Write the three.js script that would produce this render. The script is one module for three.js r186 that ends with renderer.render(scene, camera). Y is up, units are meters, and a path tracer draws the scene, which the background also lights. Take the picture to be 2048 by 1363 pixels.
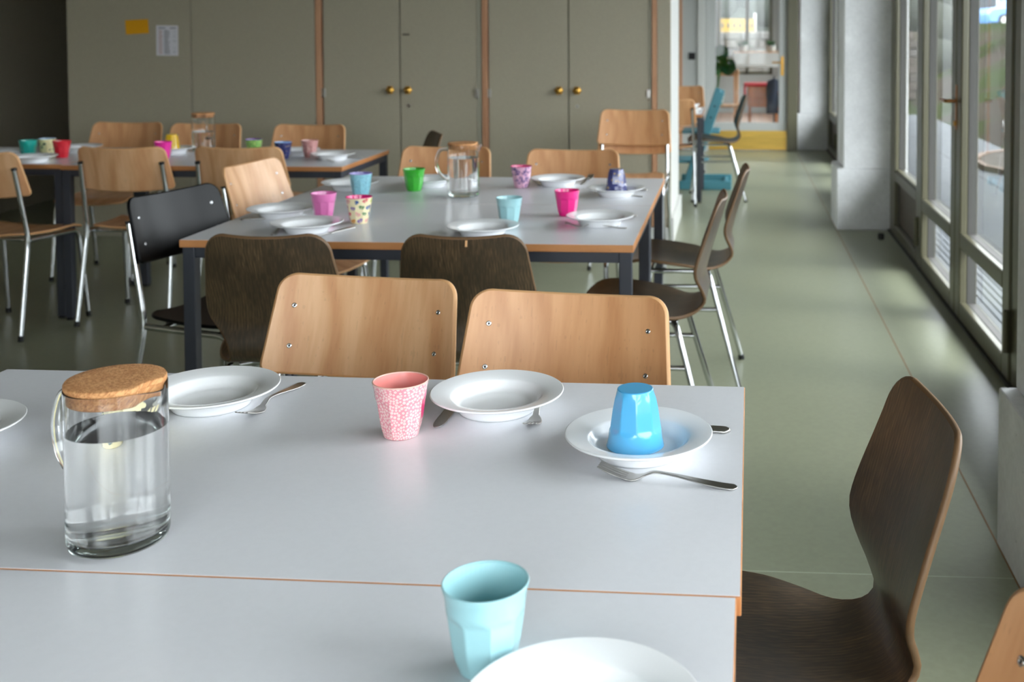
import * as THREE from 'three';
import { RoundedBoxGeometry } from 'three/addons/geometries/RoundedBoxGeometry.js';
import { mergeGeometries } from 'three/addons/utils/BufferGeometryUtils.js';

// ------------------------------------------------------------------ camera, sky, exposure
const scene = new THREE.Scene();
const F = 2212.2, CX = 1335.44, CY = 153.96, YAW = 0.06, PITCH = 0.0428, EYE = 1.3472;   // pixels of the 2048 x 1363 frame, radians, metres
const FULL_W = 2 * CX, FULL_H = 2 * (1363 - CY);
const camera = new THREE.PerspectiveCamera(2 * Math.atan((FULL_H / 2) / F) * 180 / Math.PI, FULL_W / FULL_H, 0.05, 400);
camera.setViewOffset(FULL_W, FULL_H, 0, FULL_H / 2 - CY, 2048, 1363);
camera.position.set(0, EYE, 0);
camera.rotation.order = 'YXZ';
camera.rotation.y = YAW; camera.rotation.x = -PITCH;
camera.focus = 1.72; camera.userData.fStop = 4.6;

const renderer = new THREE.WebGLRenderer();
renderer.toneMapping = THREE.LinearToneMapping;
renderer.toneMappingExposure = 12.9;
renderer.shadowMap.enabled = true;

{ // bright overcast sky: brighter overhead than at the horizon, the same all round
  const w = 64, h = 32, d = new Float32Array(w * h * 4);
  for (let j = 0; j < h; j++) for (let i = 0; i < w; i++) {
    const e = ((j + 0.5) / h - 0.5) * Math.PI, l = e > 0 ? (1 + 0.35 * Math.sin(e)) / 1.2 : 0.3;
    const o = (j * w + i) * 4;
    d[o] = 0.95 * l; d[o + 1] = 0.99 * l; d[o + 2] = 1.06 * l; d[o + 3] = 1;
  }
  const t = new THREE.DataTexture(d, w, h, THREE.RGBAFormat, THREE.FloatType);
  t.mapping = THREE.EquirectangularReflectionMapping; t.magFilter = THREE.LinearFilter; t.needsUpdate = true;
  scene.background = t;
}
// the sun behind thin cloud: a wide, soft patch of light high over the garden side
const sun = new THREE.DirectionalLight(0xfff6ea, 0.15);
sun.position.set(20, 19, 3.5); sun.target.position.set(0, 0, -1.5);
sun.castShadow = true; sun.shadow.radius = 42;
sun.shadow.mapSize.set(4096, 4096);
Object.assign(sun.shadow.camera, { left: -16, right: 16, top: 12, bottom: -12, near: 1, far: 70 });
scene.add(sun, sun.target);

// ------------------------------------------------------------------ helpers
let seed = 12345;
const rnd = () => { seed = (seed * 1664525 + 1013904223) >>> 0; return seed / 4294967296; };
const { sin, cos, PI, abs, min, max, floor, sqrt, hypot } = Math;
const clamp = (x, a = 0, b = 1) => min(b, max(a, x));
const mix = (a, b, t) => a + (b - a) * t;
const sstep = (a, b, x) => { const t = clamp((x - a) / (b - a)); return t * t * (3 - 2 * t); };

// photo pixel -> direction in the room (x right, y down, z into the room)
function ray(px, py) {
  const a = (px - CX) / F, b = (py - CY) / F, cp = cos(PITCH), sp = sin(PITCH), c = cos(YAW), s = sin(YAW);
  const Y = b * cp + sp, zf = cp - b * sp;
  return [a * c - zf * s, Y, a * s + zf * c];
}
const atH = (px, py, h) => { const d = ray(px, py), t = (EYE - h) / d[1]; return [d[0] * t, d[2] * t]; };   // [x, depth] on the level plane at height h
const atZ = (px, py, z) => { const d = ray(px, py), t = z / d[2]; return [d[0] * t, EYE - d[1] * t]; };   // [x, height] at a depth
const V = (x, y, depth) => new THREE.Vector3(x, y, -depth);

const taken = {};
function numbered(n) { taken[n] = (taken[n] ?? -1) + 1; return taken[n] ? n + '_' + String(taken[n]).padStart(3, '0') : n; }
function shade(o) { o.traverse((m) => { if (m.isMesh) { m.castShadow = true; m.receiveShadow = true; } }); return o; }
function mesh(name, geo, mat, parent) {
  const m = new THREE.Mesh(geo, mat); m.castShadow = m.receiveShadow = true;
  m.name = parent ? name : numbered(name); (parent ?? scene).add(m); return m;
}
function thing(name, label, category, group) {
  const o = new THREE.Group(); o.name = numbered(name); o.userData = { label, category };
  if (group) o.userData.group = group;
  scene.add(o); return o;
}
function tag(o, label, category, group) { o.userData = { label, category }; if (group) o.userData.group = group; return o; }
function structure(name, parent) { const o = new THREE.Group(); o.name = name; o.userData.kind = 'structure'; scene.add(o); return o; }
function smesh(name, geo, mat, label) { const m = new THREE.Mesh(geo, mat); m.castShadow = m.receiveShadow = true; m.name = name; m.userData.kind = 'structure'; if (label) m.userData.label = label; scene.add(m); return m; }
function copyOf(src, label, group) {
  const r = src.clone(); r.name = numbered(src.name.replace(/_\d{3}$/, '')); r.userData = { ...src.userData, label };
  if (group) r.userData.group = group;
  scene.add(r); return r;
}

// boxes given by their extents; uv in metres
function box(x0, x1, y0, y1, z0, z1, r = 0) {
  const w = abs(x1 - x0), h = abs(y1 - y0), d = abs(z1 - z0);
  const g = r > 0 ? new RoundedBoxGeometry(w, h, d, 2, min(r, w / 2.01, h / 2.01, d / 2.01)) : new THREE.BoxGeometry(w, h, d);
  g.translate((x0 + x1) / 2, (y0 + y1) / 2, (z0 + z1) / 2);
  return metreUV(g);
}
// box in room axes: depth measured into the room
const rbox = (x0, x1, y0, y1, d0, d1, r) => box(x0, x1, y0, y1, -d1, -d0, r);
function metreUV(g) {
  const p = g.attributes.position, n = g.attributes.normal, uv = new Float32Array(p.count * 2);
  for (let i = 0; i < p.count; i++) {
    const ax = abs(n.getX(i)), ay = abs(n.getY(i)), az = abs(n.getZ(i));
    if (ay >= ax && ay >= az) { uv[2 * i] = p.getX(i); uv[2 * i + 1] = p.getZ(i); }
    else if (ax >= az) { uv[2 * i] = p.getZ(i); uv[2 * i + 1] = p.getY(i); }
    else { uv[2 * i] = p.getX(i); uv[2 * i + 1] = p.getY(i); }
  }
  g.setAttribute('uv', new THREE.BufferAttribute(uv, 2)); return g;
}
const swapUV = (g) => { const u = g.attributes.uv; for (let i = 0; i < u.count; i++) u.setXY(i, u.getY(i), u.getX(i)); return g; };

// a closed tube along a polyline with rounded bends
function tube(pts, r, bend = 0.03, sides = 10, caps = true) {
  const P = pts.map((p) => new THREE.Vector3(...p)), path = [P[0]];
  for (let i = 1; i < P.length - 1; i++) {
    const a = P[i - 1].clone().sub(P[i]), b = P[i + 1].clone().sub(P[i]), k = min(bend, a.length() / 2.1, b.length() / 2.1);
    const A = P[i].clone().addScaledVector(a.normalize(), k), B = P[i].clone().addScaledVector(b.normalize(), k);
    for (let j = 0; j <= 5; j++) { const t = j / 5; path.push(A.clone().multiplyScalar((1 - t) ** 2).addScaledVector(P[i], 2 * t * (1 - t)).addScaledVector(B, t * t)); }
  }
  path.push(P[P.length - 1]);
  const pos = [], nor = [], uv = [], idx = [];
  let nrm = null, len = 0;
  path.forEach((p, i) => {
    const t = (path[i + 1] ?? p).clone().sub(path[i - 1] ?? p).normalize();
    if (!nrm) { nrm = abs(t.y) < 0.9 ? new THREE.Vector3(0, 1, 0) : new THREE.Vector3(1, 0, 0); }
    nrm = nrm.clone().addScaledVector(t, -nrm.dot(t)).normalize();
    const bi = t.clone().cross(nrm);
    if (i) len += p.distanceTo(path[i - 1]);
    for (let k = 0; k <= sides; k++) {
      const a = k / sides * 2 * PI, n = nrm.clone().multiplyScalar(cos(a)).addScaledVector(bi, sin(a));
      pos.push(p.x + n.x * r, p.y + n.y * r, p.z + n.z * r); nor.push(n.x, n.y, n.z); uv.push(k / sides * 0.1, len);
      if (i && k) { const c = i * (sides + 1) + k, d = c - sides - 1; idx.push(d - 1, d, c - 1, d, c, c - 1); }
    }
  });
  if (caps) for (const [row, dir] of [[0, -1], [path.length - 1, 1]]) {
    const p = path[row], t = row ? p.clone().sub(path[row - 1]).normalize() : path[1].clone().sub(p).normalize().negate(), c0 = pos.length / 3;
    pos.push(p.x, p.y, p.z); nor.push(t.x, t.y, t.z); uv.push(0, 0);
    for (let k = 0; k <= sides; k++) { const s = row * (sides + 1) + k; pos.push(pos[3 * s], pos[3 * s + 1], pos[3 * s + 2]); nor.push(t.x, t.y, t.z); uv.push(0, 0); }
    for (let k = 0; k < sides; k++) dir > 0 ? idx.push(c0, c0 + 1 + k, c0 + 2 + k) : idx.push(c0, c0 + 2 + k, c0 + 1 + k);
  }
  const g = new THREE.BufferGeometry();
  g.setAttribute('position', new THREE.Float32BufferAttribute(pos, 3)); g.setAttribute('normal', new THREE.Float32BufferAttribute(nor, 3));
  g.setAttribute('uv', new THREE.Float32BufferAttribute(uv, 2)); g.setIndex(idx); return g;
}

// a curved sheet of even thickness: f(row, t) is its middle surface, t from -1 to 1 across; returns [both faces, rim]
function sheet(f, rows, nt, thick, uvOf) {
  const M = rows.map((s) => Array.from({ length: nt + 1 }, (_, j) => f(s, j / nt * 2 - 1))), R = rows.length;
  const N = M.map((row, i) => row.map((_, j) => {
    const a = M[min(i + 1, R - 1)][j].clone().sub(M[max(i - 1, 0)][j]), b = M[i][min(j + 1, nt)].clone().sub(M[i][max(j - 1, 0)]);
    return b.cross(a).normalize();
  }));
  const pos = [], uv = [], idx = [];
  for (const side of [1, -1]) {
    const base = pos.length / 3;
    for (let i = 0; i < R; i++) for (let j = 0; j <= nt; j++) {
      const p = M[i][j], n = N[i][j], q = uvOf(rows[i], j / nt * 2 - 1);
      pos.push(p.x + n.x * side * thick / 2, p.y + n.y * side * thick / 2, p.z + n.z * side * thick / 2); uv.push(q[0] + (side < 0 ? 3.37 : 0), q[1]);
    }
    for (let i = 0; i < R - 1; i++) for (let j = 0; j < nt; j++) {
      const a = base + i * (nt + 1) + j, b = a + 1, c = a + nt + 1, d = c + 1;
      side > 0 ? idx.push(a, b, c, b, d, c) : idx.push(a, c, b, b, c, d);
    }
  }
  const g = new THREE.BufferGeometry();
  g.setAttribute('position', new THREE.Float32BufferAttribute(pos, 3)); g.setAttribute('uv', new THREE.Float32BufferAttribute(uv, 2)); g.setIndex(idx); g.computeVertexNormals();
  // rim
  const loop = [];
  for (let j = 0; j <= nt; j++) loop.push([0, j]);
  for (let i = 1; i < R; i++) loop.push([i, nt]);
  for (let j = nt - 1; j >= 0; j--) loop.push([R - 1, j]);
  for (let i = R - 2; i >= 1; i--) loop.push([i, 0]);
  const rp = [], ru = [], ri = [], L = loop.length;
  let run = 0;
  for (let k = 0; k <= L; k++) {
    const [i, j] = loop[k % L], p = M[i][j], n = N[i][j], a = loop[(k + L - 1) % L], b = loop[(k + 1) % L];
    const tan = M[b[0]][b[1]].clone().sub(M[a[0]][a[1]]).normalize(), out = tan.clone().cross(n).normalize();
    const inside = M[floor(R / 2)][nt / 2]; if (out.dot(p.clone().sub(inside)) < -1e-4 && false) out.negate();
    if (k) run += p.distanceTo(M[loop[k - 1][0]][loop[k - 1][1]]);
    [[1, 0], [0.5, 0.42], [-0.5, 0.42], [-1, 0]].forEach(([u, o], q) => { const h = u * thick / 2, e = o * thick; rp.push(p.x + n.x * h + out.x * e, p.y + n.y * h + out.y * e, p.z + n.z * h + out.z * e); ru.push(run, u * 0.02); });
    if (k) for (let q = 0; q < 3; q++) { const c = k * 4 + q, d = c - 4; ri.push(d, d + 1, c, d + 1, c + 1, c); }
  }
  const rim = new THREE.BufferGeometry();
  rim.setAttribute('position', new THREE.Float32BufferAttribute(rp, 3)); rim.setAttribute('uv', new THREE.Float32BufferAttribute(ru, 2)); rim.setIndex(ri); rim.computeVertexNormals();
  return [g, rim];
}
// rows from 0 to len, closer together near the ends where the outline is rounded
function rowsFor(len, r0, r1, n = 14) {
  const out = [];
  for (let i = 0; i <= 7; i++) out.push(r0 * (1 - cos(i / 7 * PI / 2)));
  for (let i = 1; i < n; i++) out.push(mix(r0, len - r1, i / n));
  for (let i = 0; i <= 7; i++) out.push(len - r1 * (1 - cos((7 - i) / 7 * PI / 2)));
  return out.filter((x, i) => !i || x - out[i - 1] > 1e-5);
}
const corner = (s, len, r0, r1) => { const d = s < r0 ? r0 - s : s > len - r1 ? s - (len - r1) : 0, r = s < r0 ? r0 : r1; return d > 0 ? -(r - sqrt(max(0, r * r - d * d))) : 0; };
function lathe(profile, seg = 48) { return new THREE.LatheGeometry(profile.map((p) => new THREE.Vector2(...p)), seg); }

// ------------------------------------------------------------------ textures
const hash = (x, y) => { let h = Math.imul(x, 374761393) + Math.imul(y, 668265263); h = Math.imul(h ^ (h >>> 13), 1274126177); return ((h ^ (h >>> 16)) >>> 0) / 4294967296; };
function vnoise(x, y, px, py) {
  const ix = floor(x), iy = floor(y), fx = x - ix, fy = y - iy, u = fx * fx * (3 - 2 * fx), v = fy * fy * (3 - 2 * fy);
  const m = (a, n) => ((a % n) + n) % n, H = (i, j) => hash(m(i, px), m(j, py) + 911);
  return mix(mix(H(ix, iy), H(ix + 1, iy), u), mix(H(ix, iy + 1), H(ix + 1, iy + 1), u), v);
}
// tileable fractal noise on the unit square with fx by fy cells
function fbm(u, v, fx, fy, oct = 4) { let s = 0, a = 0.5, n = 0; for (let o = 0; o < oct; o++) { s += a * vnoise(u * fx + o * 17, v * fy + o * 31, fx, fy); n += a; a *= 0.5; fx *= 2; fy *= 2; } return s / n; }
function tex(w, h, fn, { srgb = true, size = [1, 1] } = {}) {
  const d = new Uint8Array(w * h * 4);
  for (let j = 0; j < h; j++) for (let i = 0; i < w; i++) { const c = fn((i + 0.5) / w, (j + 0.5) / h), o = (j * w + i) * 4; for (let k = 0; k < 3; k++) d[o + k] = clamp(typeof c === 'number' ? c : c[k]) * 255; d[o + 3] = 255; }
  const t = new THREE.DataTexture(d, w, h); t.wrapS = t.wrapT = THREE.RepeatWrapping; t.magFilter = THREE.LinearFilter; t.minFilter = THREE.LinearFilter;
  if (srgb) t.colorSpace = THREE.SRGBColorSpace;
  t.repeat.set(1 / size[0], 1 / size[1]); t.needsUpdate = true; return t;
}
function canvasTex(w, h, draw) {
  const c = document.createElement('canvas'); c.width = w; c.height = h; const g = c.getContext('2d'); draw(g, w, h);
  const t = new THREE.CanvasTexture(c); t.colorSpace = THREE.SRGBColorSpace; t.wrapS = t.wrapT = THREE.RepeatWrapping; t.magFilter = THREE.LinearFilter; return t;
}
const tint = (c, k) => [c[0] * k, c[1] * k, c[2] * k];
const lerp3 = (a, b, t) => [mix(a[0], b[0], t), mix(a[1], b[1], t), mix(a[2], b[2], t)];
const rgb = (r, g, b) => [r / 255, g / 255, b / 255];

const beechTex = (a, b, off) => tex(512, 512, (u, v) => {
  const warp = (fbm(u, v, 3, 2, 3) - 0.5) * 0.22, arch = sin((u + warp + 0.35 * (v - 0.5) ** 2 + off) * 2 * PI * 5) * 0.5 + 0.5;
  const streak = fbm(u + warp * 0.4, v, 26, 2, 3), fine = fbm(u, v, 110, 14, 2), fleck = fbm(u, v, 160, 30, 1) > 0.90 ? 0.955 : 1;
  return tint(lerp3(a, b, clamp(0.35 + 1.1 * (streak - 0.48) + 0.6 * (arch ** 2 - 0.35) + 0.25 * (fine - 0.5))), fleck);
}, { size: [0.5, 0.5] });
const wengeTex = tex(1024, 512, (u, v) => {
  const warp = (fbm(u, v, 2, 3, 3) - 0.5) * 0.3, l = sin((v + warp * 0.25) * 2 * PI * 55 + 6 * fbm(u, v, 4, 6, 2)) * 0.5 + 0.5, f = fbm(u, v, 20, 240, 2), w = fbm(u, v, 5, 7, 3);
  return lerp3(rgb(54, 43, 30), rgb(136, 108, 76), clamp(0.06 + (l ** 2) * 0.3 * sstep(0.4, 0.7, w) + (f - 0.42) * 0.75 + (w - 0.5) * 0.2));
}, { size: [0.36, 0.42] });
const corkTex = tex(512, 512, (u, v) => {
  const n = fbm(u, v, 44, 44, 3), m = fbm(u + 0.3, v, 100, 100, 2), d = fbm(u, v + 0.4, 80, 80, 2);
  return lerp3(lerp3(rgb(200, 140, 88), rgb(222, 166, 112), sstep(0.3, 0.7, n)), rgb(158, 100, 58), sstep(0.6, 0.74, d) * 0.6 + (m > 0.7 ? 0.25 : 0));
}, { size: [0.12, 0.12] });
const linoTex = tex(512, 512, (u, v) => { const n = fbm(u, v, 128, 128, 2), m = fbm(u, v, 5, 5, 4); return tint(rgb(138, 143, 121), 0.955 + 0.06 * n + 0.03 * m); }, { size: [1.6, 1.6] });
const laminateTex = tex(256, 256, (u, v) => tint(rgb(232, 233, 237), 0.99 + 0.012 * fbm(u, v, 60, 60, 2)), { size: [0.4, 0.4] });
const concreteTex = tex(512, 512, (u, v) => { const pit = fbm(u, v, 120, 80, 2) > 0.9 ? 0.8 : 1; return tint(rgb(233, 234, 235), (0.86 + 0.16 * fbm(u, v, 6, 6, 5) + 0.05 * fbm(u, v, 90, 90, 2)) * pit); }, { size: [1.1, 1.1] });
const concreteBump = tex(512, 512, (u, v) => 0.5 + 0.3 * (fbm(u, v, 70, 70, 3) - 0.5) - (fbm(u, v, 120, 80, 2) > 0.86 ? 0.5 : 0), { srgb: false, size: [1.1, 1.1] });
const boardTex = tex(256, 256, (u, v) => tint(rgb(166, 159, 140), 0.975 + 0.05 * fbm(u, v, 80, 80, 2)), { size: [0.5, 0.5] });
const grassTex = tex(512, 512, (u, v) => { const n = fbm(u, v, 40, 40, 4), m = fbm(u, v, 6, 6, 4); return lerp3(rgb(46, 42, 38), lerp3(rgb(27, 33, 19), rgb(44, 50, 33), n), sstep(0.46, 0.60, m + 0.12 * (n - 0.5))); }, { size: [6, 6] });
const gravelTex = tex(512, 512, (u, v) => tint(rgb(78, 74, 71), 0.72 + 0.5 * fbm(u, v, 90, 90, 3)), { size: [2, 2] });
const slabTex = tex(256, 256, (u, v) => tint(rgb(74, 77, 81), 0.9 + 0.16 * fbm(u, v, 40, 40, 4)), { size: [1, 1] });
const brassTex = tex(256, 256, (u, v) => tint(rgb(226, 186, 98), 0.86 + 0.22 * fbm(u, v, 3, 80, 3)), { size: [0.5, 0.5] });

const std = (o) => new THREE.MeshStandardMaterial(o), phy = (o) => new THREE.MeshPhysicalMaterial(o);
const beechA = beechTex(rgb(228, 182, 138), rgb(205, 150, 104), 0), beechB = beechTex(rgb(222, 168, 120), rgb(200, 142, 94), 0.31);
const M = {
  beech: phy({ map: beechA, roughness: 0.42, clearcoat: 0.25, clearcoatRoughness: 0.3 }),
  beechWarm: phy({ map: beechB, roughness: 0.42, clearcoat: 0.25, clearcoatRoughness: 0.3 }),
  beechEdge: std({ color: 0xdcaa78, roughness: 0.5 }),
  tableEdge: std({ map: beechTex(rgb(206, 144, 92), rgb(184, 122, 72), 0.6), roughness: 0.45 }),
  wenge: phy({ map: wengeTex, bumpMap: wengeTex, bumpScale: 0.0003, roughness: 0.42, clearcoat: 0.4, clearcoatRoughness: 0.35 }),
  wengeEdge: std({ color: 0x6e5338, roughness: 0.5 }),
  blackWood: phy({ color: 0x09090b, roughness: 0.3, specularIntensity: 0.32 }),
  blackSeat: std({ color: 0x2a201d, roughness: 0.6 }),
  chrome: std({ color: 0xd2d4d6, metalness: 1, roughness: 0.13 }),
  steel: std({ color: 0xb8b6b2, metalness: 1, roughness: 0.28 }),
  rubber: std({ color: 0x121214, roughness: 0.6 }),
  frame: std({ color: 0x353841, roughness: 0.45 }),
  laminate: phy({ map: laminateTex, roughness: 0.27 }),
  porcelain: phy({ color: 0xf7f8f9, roughness: 0.16 }),
  lino: phy({ map: linoTex, roughness: 0.34 }),
  seam: std({ color: 0x8a6a48, roughness: 0.7 }),
  seamPale: std({ color: 0xb4bca8, roughness: 0.6 }),
  board: std({ map: boardTex, roughness: 0.5 }),
  boardPale: std({ color: 0xa5a291, roughness: 0.5 }),
  timber: std({ map: beechTex(rgb(196, 150, 116), rgb(176, 128, 96), 0.8), roughness: 0.6 }),
  gap: std({ color: 0x4a453a, roughness: 0.9 }),
  white: std({ color: 0xcfcfcb, roughness: 0.6 }),
  greyPaint: std({ color: 0xb9bbb8, roughness: 0.5 }),
  ceiling: std({ color: 0x9b9891, roughness: 0.9 }),
  concrete: std({ map: concreteTex, bumpMap: concreteBump, bumpScale: 0.0008, roughness: 0.75 }),
  paint: std({ color: 0x5a5743, roughness: 0.34 }),
  weather: std({ color: 0x4b4a46, roughness: 0.6 }),
  infill: std({ color: 0x4d4238, roughness: 0.5 }),
  bronze: std({ color: 0x9a6a42, metalness: 1, roughness: 0.3 }),
  brass: std({ color: 0xd8a650, metalness: 1, roughness: 0.3 }),
  brassPlate: std({ map: brassTex, metalness: 1, roughness: 0.4 }),
  pane: phy({ color: 0xf4f8f5, transmission: 1, thickness: 0, roughness: 0, ior: 1.5 }),
  glass: phy({ color: 0xffffff, transmission: 1, thickness: 0.004, roughness: 0, ior: 1.5, attenuationColor: new THREE.Color(0.8, 0.95, 0.9), attenuationDistance: 0.12 }),
  water: phy({ color: 0xffffff, transmission: 1, thickness: 0.1, roughness: 0, ior: 1.33 }),
  cork: std({ map: corkTex, bumpMap: corkTex, bumpScale: 0.0006, roughness: 0.85 }),
  paper: std({ color: 0xe8e8e6, roughness: 0.8 }),
  yellowPaper: std({ color: 0xe0a000, roughness: 0.8 }),
  turquoise: std({ color: 0x4a8a98, roughness: 0.45 }),
  slab: phy({ map: slabTex, roughness: 0.8, specularIntensity: 0.15 }),
  grass: phy({ map: grassTex, roughness: 0.95, specularIntensity: 0 }),
  gravel: phy({ map: gravelTex, roughness: 0.95, specularIntensity: 0 }),
  leaf: std({ color: 0x4b7a30, roughness: 0.45, side: THREE.DoubleSide }),
  leafDark: phy({ color: 0x2c5a26, roughness: 0.85, specularIntensity: 0.15, side: THREE.DoubleSide }),
};

// ------------------------------------------------------------------ the room
const ROOM = { left: -5.4, right: 1.045, back: -2.55, far: 12.3, high: 2.75 };
const PILLAR_X = 0.692;
const CAB = 6.96, CAB_R = -0.4, PART_L = atZ(133, 40, 6.948)[0];
smesh('floor', rbox(ROOM.left - 0.2, 1.16, -0.15, 0, ROOM.back - 0.2, 12.42), M.lino, 'sage green linoleum floor with a soft sheen');
{ // welded joints of the floor sheets
  const fl = scene.children[scene.children.length - 1];
  mesh('seam', rbox(PILLAR_X - 0.0022, PILLAR_X + 0.0022, -0.001, 0.0005, ROOM.back, 12.2), M.seam, fl);
  for (const d of [2.71, 7.6]) mesh('seam', rbox(-0.9, 1.03, -0.001, 0.0004, d - 0.0012, d + 0.0012), M.seamPale, fl);
}
smesh('ceiling', rbox(ROOM.left - 0.2, 1.16, ROOM.high, ROOM.high + 0.2, ROOM.back - 0.2, 12.42), M.ceiling, 'pale plastered ceiling');
smesh('wall_left', rbox(ROOM.left - 0.2, ROOM.left, 0, ROOM.high, ROOM.back, 12.42), M.board, 'olive grey side wall');
smesh('wall_back', rbox(ROOM.left - 0.2, -1.3, 0, ROOM.high, ROOM.back - 0.2, ROOM.back), M.white, 'white end wall');
smesh('wall_back_low', rbox(-1.3, 1.16, 0, 0.42, ROOM.back - 0.2, ROOM.back), M.white); smesh('wall_back_high', rbox(-1.3, 1.16, 2.62, ROOM.high, ROOM.back - 0.2, ROOM.back), M.white);
{ // unseen windows added in the end wall to light chair backs and cupboards
  const g = structure('window_end_added');
  for (let k = 0; k <= 2; k++) mesh('stile', rbox(-1.3 + k * 1.05, -1.21 + k * 1.05, 0.42, 2.62, ROOM.back - 0.1, ROOM.back - 0.02, 0.008), M.paint, g);
  mesh('bottom_rail', rbox(-1.3, 0.9, 0.42, 0.5, ROOM.back - 0.1, ROOM.back - 0.02, 0.008), M.paint, g); mesh('top_rail', rbox(-1.3, 0.9, 2.54, 2.62, ROOM.back - 0.1, ROOM.back - 0.02, 0.008), M.paint, g);
  for (let k = 0; k < 2; k++) { const p = new THREE.PlaneGeometry(0.96, 2.04); p.translate(-1.3 + k * 1.05 + 0.57, 1.52, -(ROOM.back - 0.06)); mesh('pane', p, M.pane, g); }
}
smesh('wall_recess', rbox(-5.4, PART_L, 0, ROOM.high, 9.4, 9.55), M.board, 'end wall of the recess beside the cupboards');
// block between dining room and corridor, with cupboards let into its face
smesh('wall_recess_side', rbox(PART_L, PART_L + 0.12, 0, ROOM.high, 7.96, 9.4), M.white);
smesh('wall_middle', rbox(PART_L, CAB_R, 0, ROOM.high, CAB + 0.03, 7.96), M.white, 'white wall end beside the corridor');
{
  const g = structure('wall_partition'), D = CAB - 0.012, x0 = PART_L;   // board-clad partition flush with the cupboards
  const xs = atZ(382, 100, D)[0];
  mesh('core', rbox(x0, -2.69, 0, ROOM.high, D + 0.02, CAB + 0.05), M.gap, g);
  mesh('panel', rbox(x0, xs - 0.003, 0.0, ROOM.high, D, D + 0.025, 0.003), M.board, g);
  mesh('panel', rbox(xs + 0.003, -2.688, 0.0, ROOM.high, D, D + 0.025, 0.003), M.board, g);
  mesh('skirting', rbox(x0, -2.69, 0, 0.07, D - 0.008, D, 0.002), M.boardPale, g);
}
// frame strips round the two cupboards
const strip = (n, x0, x1, mat, proud = 0.012) => smesh('trim_' + n, rbox(x0, x1, 0.1, ROOM.high, CAB - proud, CAB + 0.04, 0.002), mat);
strip(1, -2.682, -2.645, M.timber); strip(2, -1.634, -1.604, M.boardPale, 0.004); strip(3, -1.601, -1.566, M.timber, 0.016); strip(4, -0.537, -0.520, M.boardPale, 0.004); strip(5, -0.517, -0.487, M.timber, 0.016);
smesh('trim_6', rbox(-0.484, CAB_R + 0.001, 0, ROOM.high, CAB - 0.004, CAB + 0.04, 0.003), M.board);
smesh('baseboard_far', rbox(-2.686, CAB_R + 0.001, 0, 0.095, CAB - 0.02, CAB + 0.03, 0.003), M.greyPaint);
smesh('baseboard_corridor', rbox(CAB_R - 0.01, CAB_R + 0.022, 0, 0.155, CAB - 0.02, 7.98, 0.003), M.white);
function cupboard(x0, x1, label) {
  const t = thing('cupboard', label, 'cupboard', 'built-in cupboards'), xm = (x0 + x1) / 2;
  t.position.set(xm, 0, -CAB);
  const L = (x) => x - xm;
  for (const [a, b, side] of [[x0, xm - 0.004, -1], [xm + 0.004, x1, 1]]) {
    const d = mesh('door', box(L(a), L(b), 0.1, ROOM.high - 0.01, -0.02, 0.002, 0.002), M.board, t);
    const kx = side * 0.058;
    const knob = mesh('knob', lathe([[0, 0], [0.009, 0], [0.009, 0.012], [0.02, 0.017], [0.0245, 0.026], [0.022, 0.036], [0.012, 0.042], [0, 0.043]], 10), M.brass, d);
    knob.rotation.x = PI / 2; knob.position.set(kx, 0.962, 0.002);
    for (let k = 0; k < 6; k++) { const a2 = k / 6 * 2 * PI, p = mesh('petal', new THREE.SphereGeometry(0.0095, 8, 6), M.brass, d); p.position.set(kx + cos(a2) * 0.019, 0.962 + sin(a2) * 0.019, 0.029); }
    for (const y of [0.942, 2.3]) mesh('hinge', box(side * (x1 - x0) / 2 - 0.012, side * (x1 - x0) / 2 + 0.012, y - 0.028, y + 0.028, -0.004, 0.013, 0.003), M.steel, d);
    if (side > 0) { const k = mesh('keyhole', new THREE.CylinderGeometry(0.012, 0.012, 0.006, 14), M.steel, d); k.rotation.x = PI / 2; k.position.set(kx - 0.002, 0.862, 0.003); const s = mesh('key_slot', box(kx - 0.004, kx, 0.856, 0.868, 0.005, 0.0068), M.rubber, d); }
  }
  mesh('rebate', box(-0.004, 0.004, 0.1, ROOM.high - 0.01, -0.024, -0.016), M.gap, t);
  mesh('carcass', box(L(x0), L(x1), 0.1, ROOM.high - 0.01, -0.029, -0.024), M.gap, t);
  return t;
}
const cupA = cupboard(-2.633, -1.636, 'olive grey double-door cupboard with brass knobs and a dark slot high on one door');
mesh('door_slot', box(0.018, 0.064, 1.311, 1.321, 0.0, 0.0035), M.rubber, cupA.children[1]);
cupboard(-1.558, -0.539, 'olive grey double-door cupboard with brass knobs next to the white wall end');

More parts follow.
